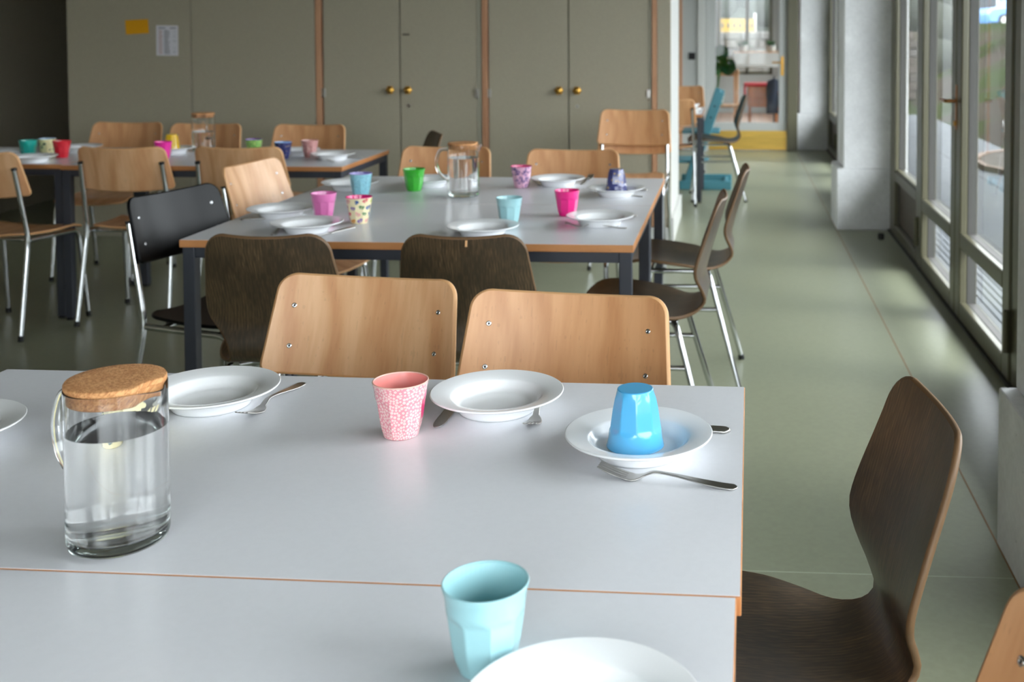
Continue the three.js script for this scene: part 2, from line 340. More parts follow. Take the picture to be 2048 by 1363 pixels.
// notices on the partition
{
  const y = tag(mesh('paper_card', box(-0.077, 0.077, -0.046, 0.046, 0, 0.001), M.yellowPaper), 'small tilted yellow card pinned on the olive partition', 'card');
  { const p = atZ(274, 53.5, 6.946); y.position.set(p[0], p[1], -6.9465); }; y.rotation.z = 0.055;
  const print = canvasTex(128, 176, (g, w, h) => {
    g.fillStyle = '#d9d8df'; g.fillRect(0, 0, w, h);
    g.fillStyle = '#8a8a96'; g.fillRect(14, 12, 40, 7); g.fillRect(80, 12, 36, 7);
    for (let r = 0; r < 22; r++) { const yy = 28 + r * 6.4; g.fillStyle = '#b98f8c'; g.fillRect(14, yy, 18 + rnd() * 8, 2.6); g.fillStyle = '#6d6e7a'; g.fillRect(46, yy, 22 + rnd() * 14, 2.8); if (rnd() < 0.5) { g.fillStyle = '#9a9aa8'; g.fillRect(98, yy, 14 + rnd() * 8, 2.4); } }
  });
  const s = tag(mesh('notice_sheet', box(-0.073, 0.073, -0.098, 0.098, 0, 0.001), std({ map: print, roughness: 0.6 })), 'printed white list taped to the partition beside the yellow card', 'notice');
  const u = s.geometry.attributes.uv, p = s.geometry.attributes.position; for (let i = 0; i < u.count; i++) u.setXY(i, p.getX(i) / 0.146 + 0.5, p.getY(i) / 0.196 + 0.5);
  { const p = atZ(334.5, 81, 6.946); s.position.set(p[0], p[1], -6.9465); }; s.rotation.z = -0.01;
}

// ------------------------------------------------------------------ garden side: pillars, windows and glazed doors
const BAY = 4.55, PITCH_D = 5.0;
let pillarNo = 0, winNo = 0, doorNo = 0;
function pillar(d0, d1, x1 = 1.16) {
  const g = structure('wall_pillar_' + (++pillarNo));
  mesh('plinth', rbox(PILLAR_X, x1, 0, 0.415, d0, d1, 0.006), M.concrete, g);
  mesh('shaft', rbox(PILLAR_X + 0.043, x1, 0.415, ROOM.high, d0 + 0.004, d1 - 0.004, 0.006), M.concrete, g);
}
const FX0 = 1.045, FX1 = 1.118, GX = 1.092, HEAD = 2.62;
const bar = (n, d0, d1, y0, y1, g, x0 = FX0) => {   // painted timber inside, dark aluminium weather frame outside
  const b = mesh(n, rbox(x0, 1.072, y0, y1, d0, d1, 0.009), M.paint, g);
  mesh('weather_frame', rbox(1.0725, FX1, y0 + 0.004, y1 - 0.004, d0 + 0.004, d1 - 0.004, 0.003), M.weather, b); return b;
};
function pane(d0, d1, y0, y1, g) { const p = new THREE.PlaneGeometry(d1 - d0, y1 - y0); p.rotateY(-PI / 2); p.translate(GX, (y0 + y1) / 2, -(d0 + d1) / 2); const m = mesh('pane', p, M.pane, g); return m; }
function fixedWindow(d0, d1, g0, g1) {   // a fixed light over a solid infill panel
  const g = structure('window_' + (++winNo));
  bar('stile', d0, g0, 0, HEAD, g); bar('stile', g1, d1, 0, HEAD, g);
  bar('bottom_rail', g0, g1, 0, 0.075, g); bar('middle_rail', g0, g1, 0.36, 0.425, g); bar('top_rail', g0, g1, HEAD - 0.09, HEAD, g);
  mesh('infill_panel', rbox(GX - 0.012, GX + 0.012, 0.075, 0.36, g0, g1), M.infill, g);
  mesh('glazing_bead', rbox(FX0 + 0.012, GX - 0.004, 0.425, 0.437, g0, g1, 0.004), M.paint, g);
  pane(g0, g1, 0.425, HEAD - 0.09, g);
}
function glazedDoor(d0, d1, handleAt) {
  const g = structure('door_' + (++doorNo)), s = 0.115, g0 = d0 + s, g1 = d1 - s;
  bar('stile', d0 + 0.004, g0, 0.012, HEAD - 0.02, g, FX0 - 0.008); bar('stile', g1, d1 - 0.004, 0.012, HEAD - 0.02, g, FX0 - 0.008);
  bar('bottom_rail', g0, g1, 0.012, 0.092, g, FX0 - 0.008); bar('middle_rail', g0, g1, 0.343, 0.412, g, FX0 - 0.008); bar('top_rail', g0, g1, HEAD - 0.13, HEAD - 0.02, g, FX0 - 0.008);
  pane(g0, g1, 0.092, 0.343, g); pane(g0, g1, 0.412, HEAD - 0.13, g);
  if (handleAt) {
    const h = FX0 - 0.008;
    mesh('handle_plate', rbox(h - 0.005, h + 0.001, 0.88, 1.09, handleAt - 0.014, handleAt + 0.014, 0.004), M.bronze, g);
    mesh('lever', tube([[h, 1.015, -handleAt], [h - 0.05, 1.015, -handleAt], [h - 0.05, 1.015, -handleAt - 0.11]], 0.009, 0.015), M.bronze, g);
    const k = mesh('lock_barrel', new THREE.CylinderGeometry(0.012, 0.012, 0.01, 14), M.brass, g); k.rotation.z = PI / 2; k.position.set(h - 0.008, 0.91, -handleAt);
  }
  const hd = handleAt ? d0 : d1;
  for (const y of [0.21, 2.2]) { const c = mesh('hinge', new THREE.CylinderGeometry(0.013, 0.013, 0.16, 14), M.paint, g); c.position.set(FX0 - 0.016, y, -hd); }
}
function bay(d0) {
  fixedWindow(d0 + 3.38, d0 + BAY, d0 + 3.5, d0 + BAY - 0.2);
  glazedDoor(d0 + 2.34, d0 + 3.38); glazedDoor(d0 + 1.30, d0 + 2.34, d0 + 2.325);
  fixedWindow(d0, d0 + 1.30, d0 + 0.2, d0 + 1.18);
}
for (const d of [-2.10, 2.90, 7.90]) bay(d);
pillar(-2.55, -2.10); pillar(2.45, 2.90); pillar(7.45, 7.90); pillar(12.40, 12.9);
smesh('wall_lintel', rbox(FX0, 1.16, HEAD, ROOM.high, ROOM.back, 12.42), M.concrete);
smesh('trim_7', rbox(1.03, 1.15, -0.02, 0.012, ROOM.back, 12.4), std({ color: 0x2a2824, roughness: 0.6 }), 'dark door threshold');
smesh('balcony_slab', rbox(1.1, 2.77, ROOM.high + 0.02, ROOM.high + 0.25, ROOM.back - 4, 18.5), M.concrete, 'concrete balcony slab over the terrace');
{ // door stop on the floor by the pillar
  const t = tag(mesh('door_stop', lathe([[0, 0], [0.02, 0], [0.021, 0.004], [0.021, 0.03], [0.017, 0.038], [0, 0.038]], 20), M.rubber), 'small black rubber door stop on the floor beside the concrete pillar', 'door stop');
  t.position.copy(V(0.947, 0, 7.14));
}

// ------------------------------------------------------------------ end of the corridor: wall, glazed door with brass plate
const END = 12.27;
smesh('wall_far', rbox(ROOM.left, -0.33, 0, ROOM.high, END, END + 0.14), M.greyPaint, 'grey white wall at the end of the corridor');
smesh('wall_overdoor', rbox(-0.33, PILLAR_X + 0.4, 2.12, ROOM.high, END, END + 0.14), M.white);
smesh('trim_8', rbox(-0.405, -0.325, 0, 2.2, END - 0.02, END, 0.004), M.white); smesh('trim_9', rbox(-0.325, -0.287, 0, 2.14, END - 0.012, END + 0.14, 0.004), M.greyPaint);
smesh('trim_10', rbox(0.589, PILLAR_X + 0.01, 0, 2.14, END - 0.012, END + 0.14, 0.004), M.paint); smesh('trim_11', rbox(-0.61, -0.575, 0, 2.3, END - 0.012, END, 0.003), M.timber);
smesh('trim_12', rbox(-0.72, -0.61, 0, 2.3, END - 0.03, END, 0.003), M.greyPaint);
{
  const g = structure('door_' + (++doorNo)), d = END + 0.03;
  const b = (n, x0, x1, y0, y1, mat = M.greyPaint, p = 0) => mesh(n, rbox(x0, x1, y0, y1, d - p, d + 0.045, 0.004), mat, g);
  b('stile', -0.285, -0.205, 0.01, 2.11); b('stile', 0.495, 0.586, 0.01, 2.11); b('bottom_rail', -0.205, 0.495, 0.01, 0.315); b('top_rail', -0.205, 0.495, 2.0, 2.11);
  mesh('kick_plate', rbox(-0.28, 0.582, 0.012, 0.225, d - 0.003, d + 0.001), M.brassPlate, g);
  const p = new THREE.PlaneGeometry(0.7, 1.685); p.translate(0.145, 1.158, -(d + 0.02)); mesh('pane', p, M.pane, g);
  mesh('handle_plate', rbox(0.517, 0.549, 0.84, 1.05, d - 0.007, d, 0.003), M.brass, g);
  mesh('lever', tube([[0.533, 0.985, -d], [0.533, 0.985, -d + 0.05], [0.42, 0.985, -d + 0.05]], 0.009, 0.015), M.brass, g);
  const u = mesh('light_switch', rbox(-0.505, -0.43, 1.015, 1.093, END - 0.012, END, 0.004), M.rubber); tag(u, 'black square switch plate on the grey end wall', 'switch');
  mesh('rocker', rbox(-0.49, -0.445, 1.03, 1.078, END - 0.016, END - 0.011, 0.003), M.rubber, u);
}

// ------------------------------------------------------------------ tables
const TOP = 0.74, TOP_FAR = 0.7237;   // the far tables are a little lower
// x, depth of the corner nearest the camera on the window side; turn about that corner
function table(x, depth, turn, w, d, label, { h = TOP, group = 'white dining tables' } = {}) {
  const t = thing('dining_table', label, 'table', group);
  t.position.set(x, 0, -depth); t.rotation.y = turn;
  const k = h - 0.022, L = 0.036;
  mesh('edge_band', swapUV(box(-w, 0, k, h - 0.0006, -d, 0, 0.0015)), M.tableEdge, t);
  mesh('tabletop', box(-w + 0.0014, -0.0014, h - 0.004, h, -d + 0.0014, -0.0014), M.laminate, t);
  for (const [lx, lz] of [[-0.006, -0.006], [-w + 0.006 + L, -0.006], [-0.006, -d + 0.006 + L], [-w + 0.006 + L, -d + 0.006 + L]]) {
    const leg = mesh('leg', box(lx - L, lx, 0.012, k, lz - L, lz, 0.003), M.frame, t);
    mesh('foot', box(lx - L + 0.003, lx - 0.003, 0, 0.013, lz - L + 0.003, lz - 0.003, 0.002), M.rubber, leg);
  }
  for (const z of [-0.01, -d + 0.01 + 0.025]) mesh('apron', box(-w + 0.042, -0.042, k - 0.032, k, z - 0.025, z, 0.002), M.frame, t);
  for (const xx of [-0.01, -w + 0.01 + 0.025]) mesh('apron', box(xx - 0.025, xx, k - 0.032, k, -d + 0.042, -0.042, 0.002), M.frame, t);
  return t;
}
const W = 1.32, D = 0.70;
{
  const a = -0.0152;
  table(0.0092, 1.1643, a, W, D, 'white dining table with beech edge carrying the cork-lidded jug and pink flowered cup');
  table(-0.0065, 0.4628, a, W, D, 'white dining table with beech edge carrying the pale turquoise cup, pushed against another');
  table(-0.2823, 3.0873, 0, W, D, 'white dining table with the butterfly cup and hot pink cup, dark shell chairs before it');
  table(-0.2823, 3.0873 + D + 0.002, 0, W, D, 'white dining table with green cup, leopard cup and water jug');
  table(-1.781, 4.917, 0.013, W, 0.72, 'white dining table with the magenta cup and yellow upturned cup near the olive partition', { h: TOP_FAR });
  table(-3.112, 4.93, 0.0, W, 0.72, 'white dining table with the teal and red cups at the end of a row', { h: TOP_FAR });
  table(-0.245, 8.55, 0, 1.2, 0.75, 'low white table with stacked papers in the corridor beside a turquoise high chair', { h: 0.69, group: 'corridor furniture' });
}

// ------------------------------------------------------------------ chairs (facing +z, back towards -z)
const boltGeo = lathe([[0.0018, 0.0002], [0.002, 0.0012], [0.0034, 0.0018], [0.005, 0.001], [0.0054, 0]].reverse(), 16), boltHole = (() => { const g = new THREE.CircleGeometry(0.002, 12); g.rotateX(-PI / 2); g.translate(0, 0.0005, 0); return g; })();
function fitting(parent, p, n) {
  const b = mesh('bolt', boltGeo, M.chrome, parent); b.position.copy(p); b.quaternion.setFromUnitVectors(new THREE.Vector3(0, 1, 0), n); mesh('socket', boltHole, M.rubber, b); return b;
}
function plyChair(seatMat, backMat, edgeMat, dark = false) {
  const t = new THREE.Group(); t.name = 'plywood_chair';
  const R = 0.0105;
  // backrest: rounded rectangle, hollow towards the sitter and leaning back
  const hB = 0.203, rB = 0.034, tilt = 0.29, yTop = 0.81, zTop = -0.262;
  const wB = (s) => 0.197 + 0.018 * s / hB + corner(s, hB, rB, 0.016);
  const back = (s, u) => { const x = wB(s) * u, f = 0.85 * x * x; return new THREE.Vector3(x, yTop - s * cos(tilt) + f * 0.3, zTop + s * sin(tilt) + f); };
  const [bg, br] = sheet(back, rowsFor(hB, rB, 0.016, 10), 24, 0.0105, (s, u) => [wB(s) * u * 1, -s]);
  const b = mesh('backrest', bg, backMat, t); mesh('ply_edge', br, edgeMat, b);
  // seat: flat board with rolled front edge
  const wS = (s) => mix(0.175, 0.196, clamp(s / 0.3)) + corner(s, 0.39, 0.05, 0.05);
  const seat = (s, u) => new THREE.Vector3(wS(s) * u, 0.442 + 0.012 * sin(s / 0.39 * PI * 0.9) * 0 - 0.02 * sstep(0, 0.2, 0.2 - s) * 0 - 0.028 * sstep(0.30, 0.40, s) + 0.01 * u * u - 0.012 * sin(s / 0.39 * PI), -0.185 + s);
  const [sg, sr] = sheet(seat, rowsFor(0.39, 0.05, 0.05, 10), 18, 0.011, (s, u) => [wS(s) * u + 0.7, s]);
  const st = mesh('seat', sg, seatMat, t); mesh('ply_edge', sr, edgeMat, st);
  for (const q of [-1, 1]) {
    const rear = mesh('rear_leg', tube([[q * 0.212, 0.012, -0.245], [q * 0.198, 0.432, -0.168], [q * 0.188, 0.742, -0.2295]], R, 0.05), M.chrome, t);
    mesh('tube_cap', tube([[q * 0.188, 0.741, -0.2293], [q * 0.1877, 0.75, -0.2311]], R + 0.0008, 0.001), M.rubber, rear);
    mesh('foot_cap', tube([[q * 0.2124, 0, -0.247], [q * 0.2116, 0.024, -0.2427]], R + 0.0012, 0.001), M.rubber, rear);
    const front = mesh('front_leg', tube([[q * 0.212, 0.012, 0.19], [q * 0.198, 0.418, 0.15], [q * 0.198, 0.424, -0.163]], R, 0.045), M.chrome, t);
    mesh('foot_cap', tube([[q * 0.2124, 0, 0.1912], [q * 0.2116, 0.024, 0.1888]], R + 0.0012, 0.001), M.rubber, front);
    for (const y of [0.748, 0.667]) {
      const sv = (yTop - y) / cos(tilt), x = q * 0.165, u = x / wB(sv), p = back(sv, u), n = back(sv + 0.01, u).sub(p).cross(back(sv, u + 0.02).sub(p)).normalize();
      if (n.z < 0) n.negate(); fitting(b, p.addScaledVector(n, 0.0053), n);
    }
  }
  for (const z of [-0.12, 0.1]) mesh('seat_rail', tube([[-0.195, 0.418, z], [0.195, 0.418, z]], 0.008, 0.01), M.chrome, t);
  return t;
}
// one-piece shell of bent plywood: waisted between back and seat
function shellChair() {
  const t = new THREE.Group(); t.name = 'shell_chair';
  const prof = new THREE.CatmullRomCurve3([[0.80, -0.262], [0.73, -0.241], [0.66, -0.219], [0.60, -0.202], [0.557, -0.193], [0.523, -0.197], [0.494, -0.2], [0.468, -0.18], [0.453, -0.142], [0.45, -0.09], [0.456, -0.02], [0.467, 0.06], [0.473, 0.12], [0.467, 0.165], [0.449, 0.20]].map(([y, z]) => new THREE.Vector3(0, y, z)), false, 'centripetal');
  const LEN = prof.getLength();
  const width = (s) => {
    const k = [[0, 0.152], [0.1, 0.166], [0.19, 0.177], [0.228, 0.170], [0.265, 0.140], [0.298, 0.118], [0.322, 0.112], [0.347, 0.118], [0.387, 0.142], [0.437, 0.178], [0.507, 0.198], [0.587, 0.203], [0.64, 0.196], [LEN, 0.188]];
    let i = 0; while (i < k.length - 2 && s > k[i + 1][0]) i++;
    const a = k[max(0, i - 1)], b = k[i], c = k[i + 1], d = k[min(k.length - 1, i + 2)], q = clamp((s - b[0]) / (c[0] - b[0]));
    const m0 = (c[1] - a[1]) / (c[0] - a[0] || 1) * (c[0] - b[0]), m1 = (d[1] - b[1]) / (d[0] - b[0] || 1) * (c[0] - b[0]);
    return (2 * q ** 3 - 3 * q * q + 1) * b[1] + (q ** 3 - 2 * q * q + q) * m0 + (-2 * q ** 3 + 3 * q * q) * c[1] + (q ** 3 - q * q) * m1 + corner(s, LEN, 0.045, 0.055);
  };
  const f = (s, u) => {
    const p = prof.getPointAt(clamp(s / LEN)), x = width(s) * u;
    const backness = 1 - sstep(0.2, 0.32, s), saddle = 1 - 4 * (u * 0.5) ** 2;
    p.x = x; p.z += backness * 0.9 * x * x; p.y += 0.006 * backness * (abs(u) ** 2) * (1 - sstep(0, 0.06, s));
    p.y += sstep(0.38, 0.5, s) * (0.35 * x * x - 0.004 * saddle); return p;
  };
  const rows = [...rowsFor(LEN, 0.045, 0.055, 44)];
  const [g, r] = sheet(f, rows, 20, 0.0105, (s, u) => [s, width(s) * u + 0.2]);
  const sh = mesh('shell', g, M.wenge, t); mesh('ply_edge', r, M.wengeEdge, sh);
  const R = 0.0098;
  for (const q of [-1, 1]) {
    const rear = mesh('rear_leg', tube([[q * 0.10, 0.432, -0.09], [q * 0.155, 0.430, -0.115], [q * 0.168, 0.392, -0.128], [q * 0.235, 0.01, -0.235]], R, 0.03), M.chrome, t);
    mesh('foot_cap', tube([[q * 0.2362, 0, -0.2368], [q * 0.2335, 0.018, -0.2326]], R + 0.0025, 0.001), M.rubber, rear);
    const front = mesh('front_leg', tube([[q * 0.10, 0.432, 0.10], [q * 0.155, 0.430, 0.115], [q * 0.168, 0.392, 0.125], [q * 0.222, 0.01, 0.175]], R, 0.03), M.chrome, t);
    mesh('foot_cap', tube([[q * 0.2227, 0, 0.1758], [q * 0.2210, 0.018, 0.1742]], R + 0.0025, 0.001), M.rubber, front);
    mesh('stretcher', tube([[q * 0.181, 0.305, -0.149], [q * 0.179, 0.305, 0.135]], 0.0085, 0.01), M.chrome, t);
    mesh('seat_rail', tube([[q * 0.13, 0.434, -0.12], [q * 0.13, 0.434, 0.125]], 0.009, 0.01), M.chrome, t);
  }
  for (const z of [-0.09, 0.10]) mesh('seat_rail', tube([[-0.11, 0.432, z], [0.11, 0.432, z]], 0.009, 0.01), M.chrome, t);
  return t;
}
const protoBeech = plyChair(M.beech, M.beech, M.beechEdge), protoWarm = plyChair(M.beechWarm, M.beechWarm, M.beechEdge), protoBlack = plyChair(M.blackSeat, M.blackWood, M.blackWood), protoShell = shellChair(); protoShell.scale.setScalar(1.015);
function seatAt(proto, x, depth, turn, label, group, y = 0) {
  const c = proto.clone(); c.name = numbered(proto.name); c.position.set(x, y, -depth); c.rotation.y = turn;
  c.userData = { label, category: 'chair' }; if (group) c.userData.group = group;
  scene.add(c); return c;
}
// given the middle of the top of the backrest
function backAt(proto, x, depth, turn, label, group, y = 0) { return seatAt(proto, x + 0.262 * sin(turn), depth - 0.262 * cos(turn), turn, label, group, y); }
const GB = 'beech plywood chairs', GS = 'dark brown shell chairs';
backAt(protoBeech, -0.773, 2.325, -0.13, 'beech chair behind the jug table, its striped back in front of the notched-edge brown shell', GB);
backAt(protoWarm, -0.324, 2.205, -0.125, 'beech chair with archy grain tucked behind the upturned blue cup', GB);
backAt(protoShell, -1.205, 2.755, PI + 0.06, 'dark brown shell chair at the table, next to the black-backed chair', GS);
const shB = backAt(protoShell, -0.695, 2.78, PI + 0.05, 'dark brown shell chair with a pale chip in its top edge', GS);
backAt(protoShell, 0.29, 1.56, -1.47, 'dark brown shell chair pulled up to the jug table beside the windows', GS);
backAt(protoWarm, 0.336, 0.873, -1.45, 'beech chair cut off at the corner beside the near concrete pillar', GB);
backAt(protoShell, -0.028, 3.53, -1.60, 'dark brown shell chair at the window end of the hot pink cup table', GS);
backAt(protoShell, 0.054, 4.25, -1.58, 'dark brown shell chair at the window end of the leopard cup table', GS);
backAt(protoBlack, -1.872, 3.52, 1.32, 'black-backed chair with chrome frame at the end of the middle table', 'black chairs');
backAt(protoBeech, -1.95, 4.28, 1.44, 'beech chair turned to the window, next to the black-backed chair', GB);
backAt(protoWarm, -1.29, 4.93, -0.04, 'beech chair behind the mid-table water jug', GB);
backAt(protoWarm, -0.704, 4.85, -0.03, 'beech chair between leopard cup and navy upturned cup', GB);
backAt(protoWarm, -0.583, 6.53, -0.03, 'upper beech chair of a stack of two before the cupboard', 'stacked chairs', 0.055);
backAt(protoWarm, -0.583, 6.56, -0.03, 'lower beech chair of a stack of two before the cupboard', 'stacked chairs');
backAt(protoBeech, -2.765, 4.79, PI + 0.02, 'beech chair seen from behind between the red cup and the magenta cup', GB);
backAt(protoBeech, -2.242, 4.83, PI, 'beech chair seen from behind in front of the far cork-lidded jug', GB);
backAt(protoBeech, -3.29, 4.56, PI - 0.1, 'beech chair seen from behind at the teal cup', GB);
backAt(protoWarm, -3.45, 6.13, 0.02, 'beech chair against the partition below the yellow card', GB);
backAt(protoWarm, -2.96, 6.07, 0, 'beech chair behind the far cork-lidded jug', GB);
backAt(protoWarm, -2.352, 6.04, -0.02, 'beech chair behind the dusty pink cup', GB);
{ const [x, d] = atH(872, 277, 0.80); backAt(protoShell, x - 0.02, d + 0.12, -1.1, 'dark brown shell chair before the cupboard, mostly hidden by a beech chair', GS); }
backAt(protoWarm, -0.505, 8.36, PI, 'beech chair in the corridor with its back to the dining room', GB);
backAt(protoWarm, -0.49, 10.4, 0, 'beech chair at the far side of the paper-strewn corridor table', GB);
backAt(protoShell, 0.1, 8.86, -1.5, 'dark brown shell chair in the corridor before the brass plate', GS);
{ // pale chip in the top edge
  const c = mesh('edge_chip', box(-0.0028, 0.0028, -0.012, 0.004, -0.0012, 0.0012, 0.0005), M.beechEdge, shB);
  c.position.set(-0.012, 0.793, -0.268); c.rotation.x = 0.28;
}
{ // turquoise high chair at the corridor table, facing the table
  const t = thing('high_chair', 'turquoise wooden high chair with slanted sides standing at the corridor table', 'high chair');
  t.position.copy(V(-0.24, 0, 9.5)); t.rotation.y = -PI / 2;
  const slab = (n, L, wd, th, x, y, z, rx) => { const m = mesh(n, new RoundedBoxGeometry(th, wd, L, 2, 0.006), M.turquoise, t); m.position.set(x, y, z); m.rotation.x = rx; return m; };
  for (const q of [-1, 1]) {
    const runner = mesh('runner', new RoundedBoxGeometry(0.034, 0.075, 0.44, 2, 0.008), M.turquoise, t); runner.position.set(q * 0.22, 0.0375, -0.0);
    const up = mesh('upright', new RoundedBoxGeometry(0.03, 0.86, 0.085, 2, 0.008), M.turquoise, t); up.position.set(q * 0.2, 0.42, 0.02); up.rotation.x = -0.33;
    for (const y of [-0.1, 0.05, 0.2, 0.3]) { const h = mesh('bolt', new THREE.CylinderGeometry(0.008, 0.008, 0.004, 10), M.rubber, up); h.rotation.z = PI / 2; h.position.set(q * 0.016, y, 0); }
  }
  mesh('seat', box(-0.19, 0.19, 0.47, 0.49, -0.12, 0.2, 0.006), M.turquoise, t); mesh('foot_rest', box(-0.19, 0.19, 0.22, 0.24, -0.02, 0.3, 0.006), M.turquoise, t);
  for (const [y, z] of [[0.78, -0.115], [0.66, -0.075]]) { const b = mesh('back_rail', new RoundedBoxGeometry(0.38, 0.075, 0.02, 2, 0.006), M.turquoise, t); b.position.set(0, y, z); b.rotation.x = -0.3; }
  mesh('crossbar', box(-0.2, 0.2, 0.02, 0.06, -0.19, -0.16, 0.005), M.turquoise, t);
}

// ------------------------------------------------------------------ tableware
const CUP = { R: 0.041, r: 0.0308, h: 0.0825 };
function gridGeo(rows, cols, f, wrap = true) {   // f(i/rows, j/cols) -> [x, y, z, u, v]
  const pos = [], uv = [], idx = [];
  for (let i = 0; i <= rows; i++) for (let j = 0; j <= cols; j++) { const p = f(i / rows, j / cols); pos.push(p[0], p[1], p[2]); uv.push(p[3], p[4]); }
  for (let i = 0; i < rows; i++) for (let j = 0; j < cols; j++) { const a = i * (cols + 1) + j, b = a + 1, c = a + cols + 1, d = c + 1; idx.push(a, c, b, b, c, d); }
  const g = new THREE.BufferGeometry();
  g.setAttribute('position', new THREE.Float32BufferAttribute(pos, 3)); g.setAttribute('uv', new THREE.Float32BufferAttribute(uv, 2)); g.setIndex(idx); g.computeVertexNormals();
  if (wrap) { const n = g.attributes.normal; for (let i = 0; i <= rows; i++) { const a = i * (cols + 1), b = a + cols, v = new THREE.Vector3(n.getX(a) + n.getX(b), n.getY(a) + n.getY(b), n.getZ(a) + n.getZ(b)).normalize(); n.setXYZ(a, v.x, v.y, v.z); n.setXYZ(b, v.x, v.y, v.z); } }
  return g;
}
const cupOuter = (() => {
  const N = 9, seg = 2 * PI / N;
  const r = (th, y) => {
    const round = 0.0312 + 0.108 * y - 0.0058 * (1 - sqrt(clamp(y / 0.007)))  + 0.0012 * sstep(0.07, CUP.h, y) - (y < 0.003 ? 0.0012 * (1 - y / 0.003) : 0), phi = ((th % seg) + seg) % seg - seg / 2;
    return min(round, (0.0258 + 0.1655 * y + 0.0009 * max(0, 1 - abs(y - 0.028) / 0.027) + 0.45 * max(0, y - 0.055)) * mix(1, 1 / cos(phi), sstep(0.001, 0.015, y)));
  };
  const ys = []; for (let i = 0; i <= 26; i++) ys.push(CUP.h * i / 26);
  const g = gridGeo(34, 108, (a, b) => { const y = CUP.h * Math.pow(a, 1.35), th = b * 2 * PI, q = r(th, y); return [sin(th) * q, y, cos(th) * q, b, y / CUP.h]; });
  const base = new THREE.CircleGeometry(0.0248, 36); base.rotateX(PI / 2);
  // seen from outside the faces turn outward
  const idx = g.index.array; for (let k = 0; k < idx.length; k += 3) { const t = idx[k + 1]; idx[k + 1] = idx[k + 2]; idx[k + 2] = t; } g.computeVertexNormals();
  return { wall: g, base };
})();
const cupBodyGeo = mergeGeometries([cupOuter.wall, cupOuter.base].map((g) => { const q = g.toNonIndexed(); return q; }));
const cupLining = lathe([[0.0397, CUP.h - 0.0006], [0.0374, 0.068], [0.0334, 0.054], [0.0296, 0.03], [0.0256, 0.009], [0.0235, 0.0055], [0.02, 0.0045], [0, 0.0042]].reverse(), 48);
const cupRim = (() => { const g = new THREE.TorusGeometry(0.0404, 0.00125, 8, 60); g.rotateX(PI / 2); g.translate(0, CUP.h - 0.0002, 0); return g; })();
const glaze = (o) => phy({ roughness: 0.3, clearcoat: 0.8, clearcoatRoughness: 0.06, ...o });
const GC = 'melamine cups';
let board = TOP;   // height of the table top being laid
function cup(px, py, outer, inner, rim, label, { flip = false, turn = 0, lift = 0, seen = 'rim' } = {}) {
  // px, py: middle of the upper circle as it shows in the photograph
  const [x, d] = atH(px, py, board + lift + CUP.h), t = thing('melamine_cup', label, 'cup', GC);
  mesh('body', cupBodyGeo, outer, t); mesh('lining', cupLining, inner, t); mesh('rim', cupRim, rim, t);
  t.position.set(x, board + lift + (flip ? CUP.h + 0.0012 : 0.0004), -d); t.rotation.set(flip ? PI : 0, turn, 0); return t;
}
const plain = (hex) => { const m = glaze({ color: hex }); return [m, m, m]; };
const flowers = (bg, fg, n, s, w = 1024, h = 384) => canvasTex(w, h, (g) => {
  g.fillStyle = bg; g.fillRect(0, 0, w, h); g.fillStyle = fg;
  const at = [];
  for (let k = 0, tries = 0; k < n && tries < 24000; tries++) {
    const x = rnd() * w, y = rnd() * h, r = s * (0.75 + 0.4 * rnd());
    if (at.some(([a, b, q]) => hypot(min(abs(a - x), w - abs(a - x)), b - y) < (q + r) * 0.86)) continue;
    at.push([x, y, r]); k++;
    for (const ox of [0, -w, w]) for (let p = 0; p < 5; p++) { const a = p / 5 * 2 * PI + k; g.beginPath(); g.arc(x + ox + cos(a) * r * 0.52, y + sin(a) * r * 0.52, r * 0.34, 0, 7); g.fill(); }
    g.fillStyle = bg; for (const ox of [0, -w, w]) { g.beginPath(); g.arc(x + ox, y, r * 0.16, 0, 7); g.fill(); } g.fillStyle = fg;
  }
});
const blotches = (bg, list, n, s, w = 512, h = 192, ring = 0) => canvasTex(w, h, (g) => {
  g.fillStyle = bg; g.fillRect(0, 0, w, h);
  for (let k = 0; k < n; k++) { const x = rnd() * w, y = rnd() * h, r = s * (0.6 + 0.7 * rnd()); g.fillStyle = g.strokeStyle = list[k % list.length]; g.lineWidth = r * 0.55; for (const ox of [0, -w, w]) { g.beginPath(); const a = rnd() * 6; ring ? (g.ellipse(x + ox, y, r, r * 0.75, k, a, a + 4.6), g.stroke()) : (g.ellipse(x + ox, y, r, r * (0.5 + 0.4 * ((k * 7) % 5) / 5), k * 1.7, 0, 7), g.fill()); } }
});
const pinkFlowerTex = (() => { const t = flowers('#ee97a2', '#f7dad3', 1500, 11.5); const g = t.image.getContext('2d'); g.fillStyle = '#ee3f7c'; g.beginPath(); g.ellipse(1024 * 0.30, 384 * 0.42, 62, 108, 0, 0, 7); g.fill(); return t; })();
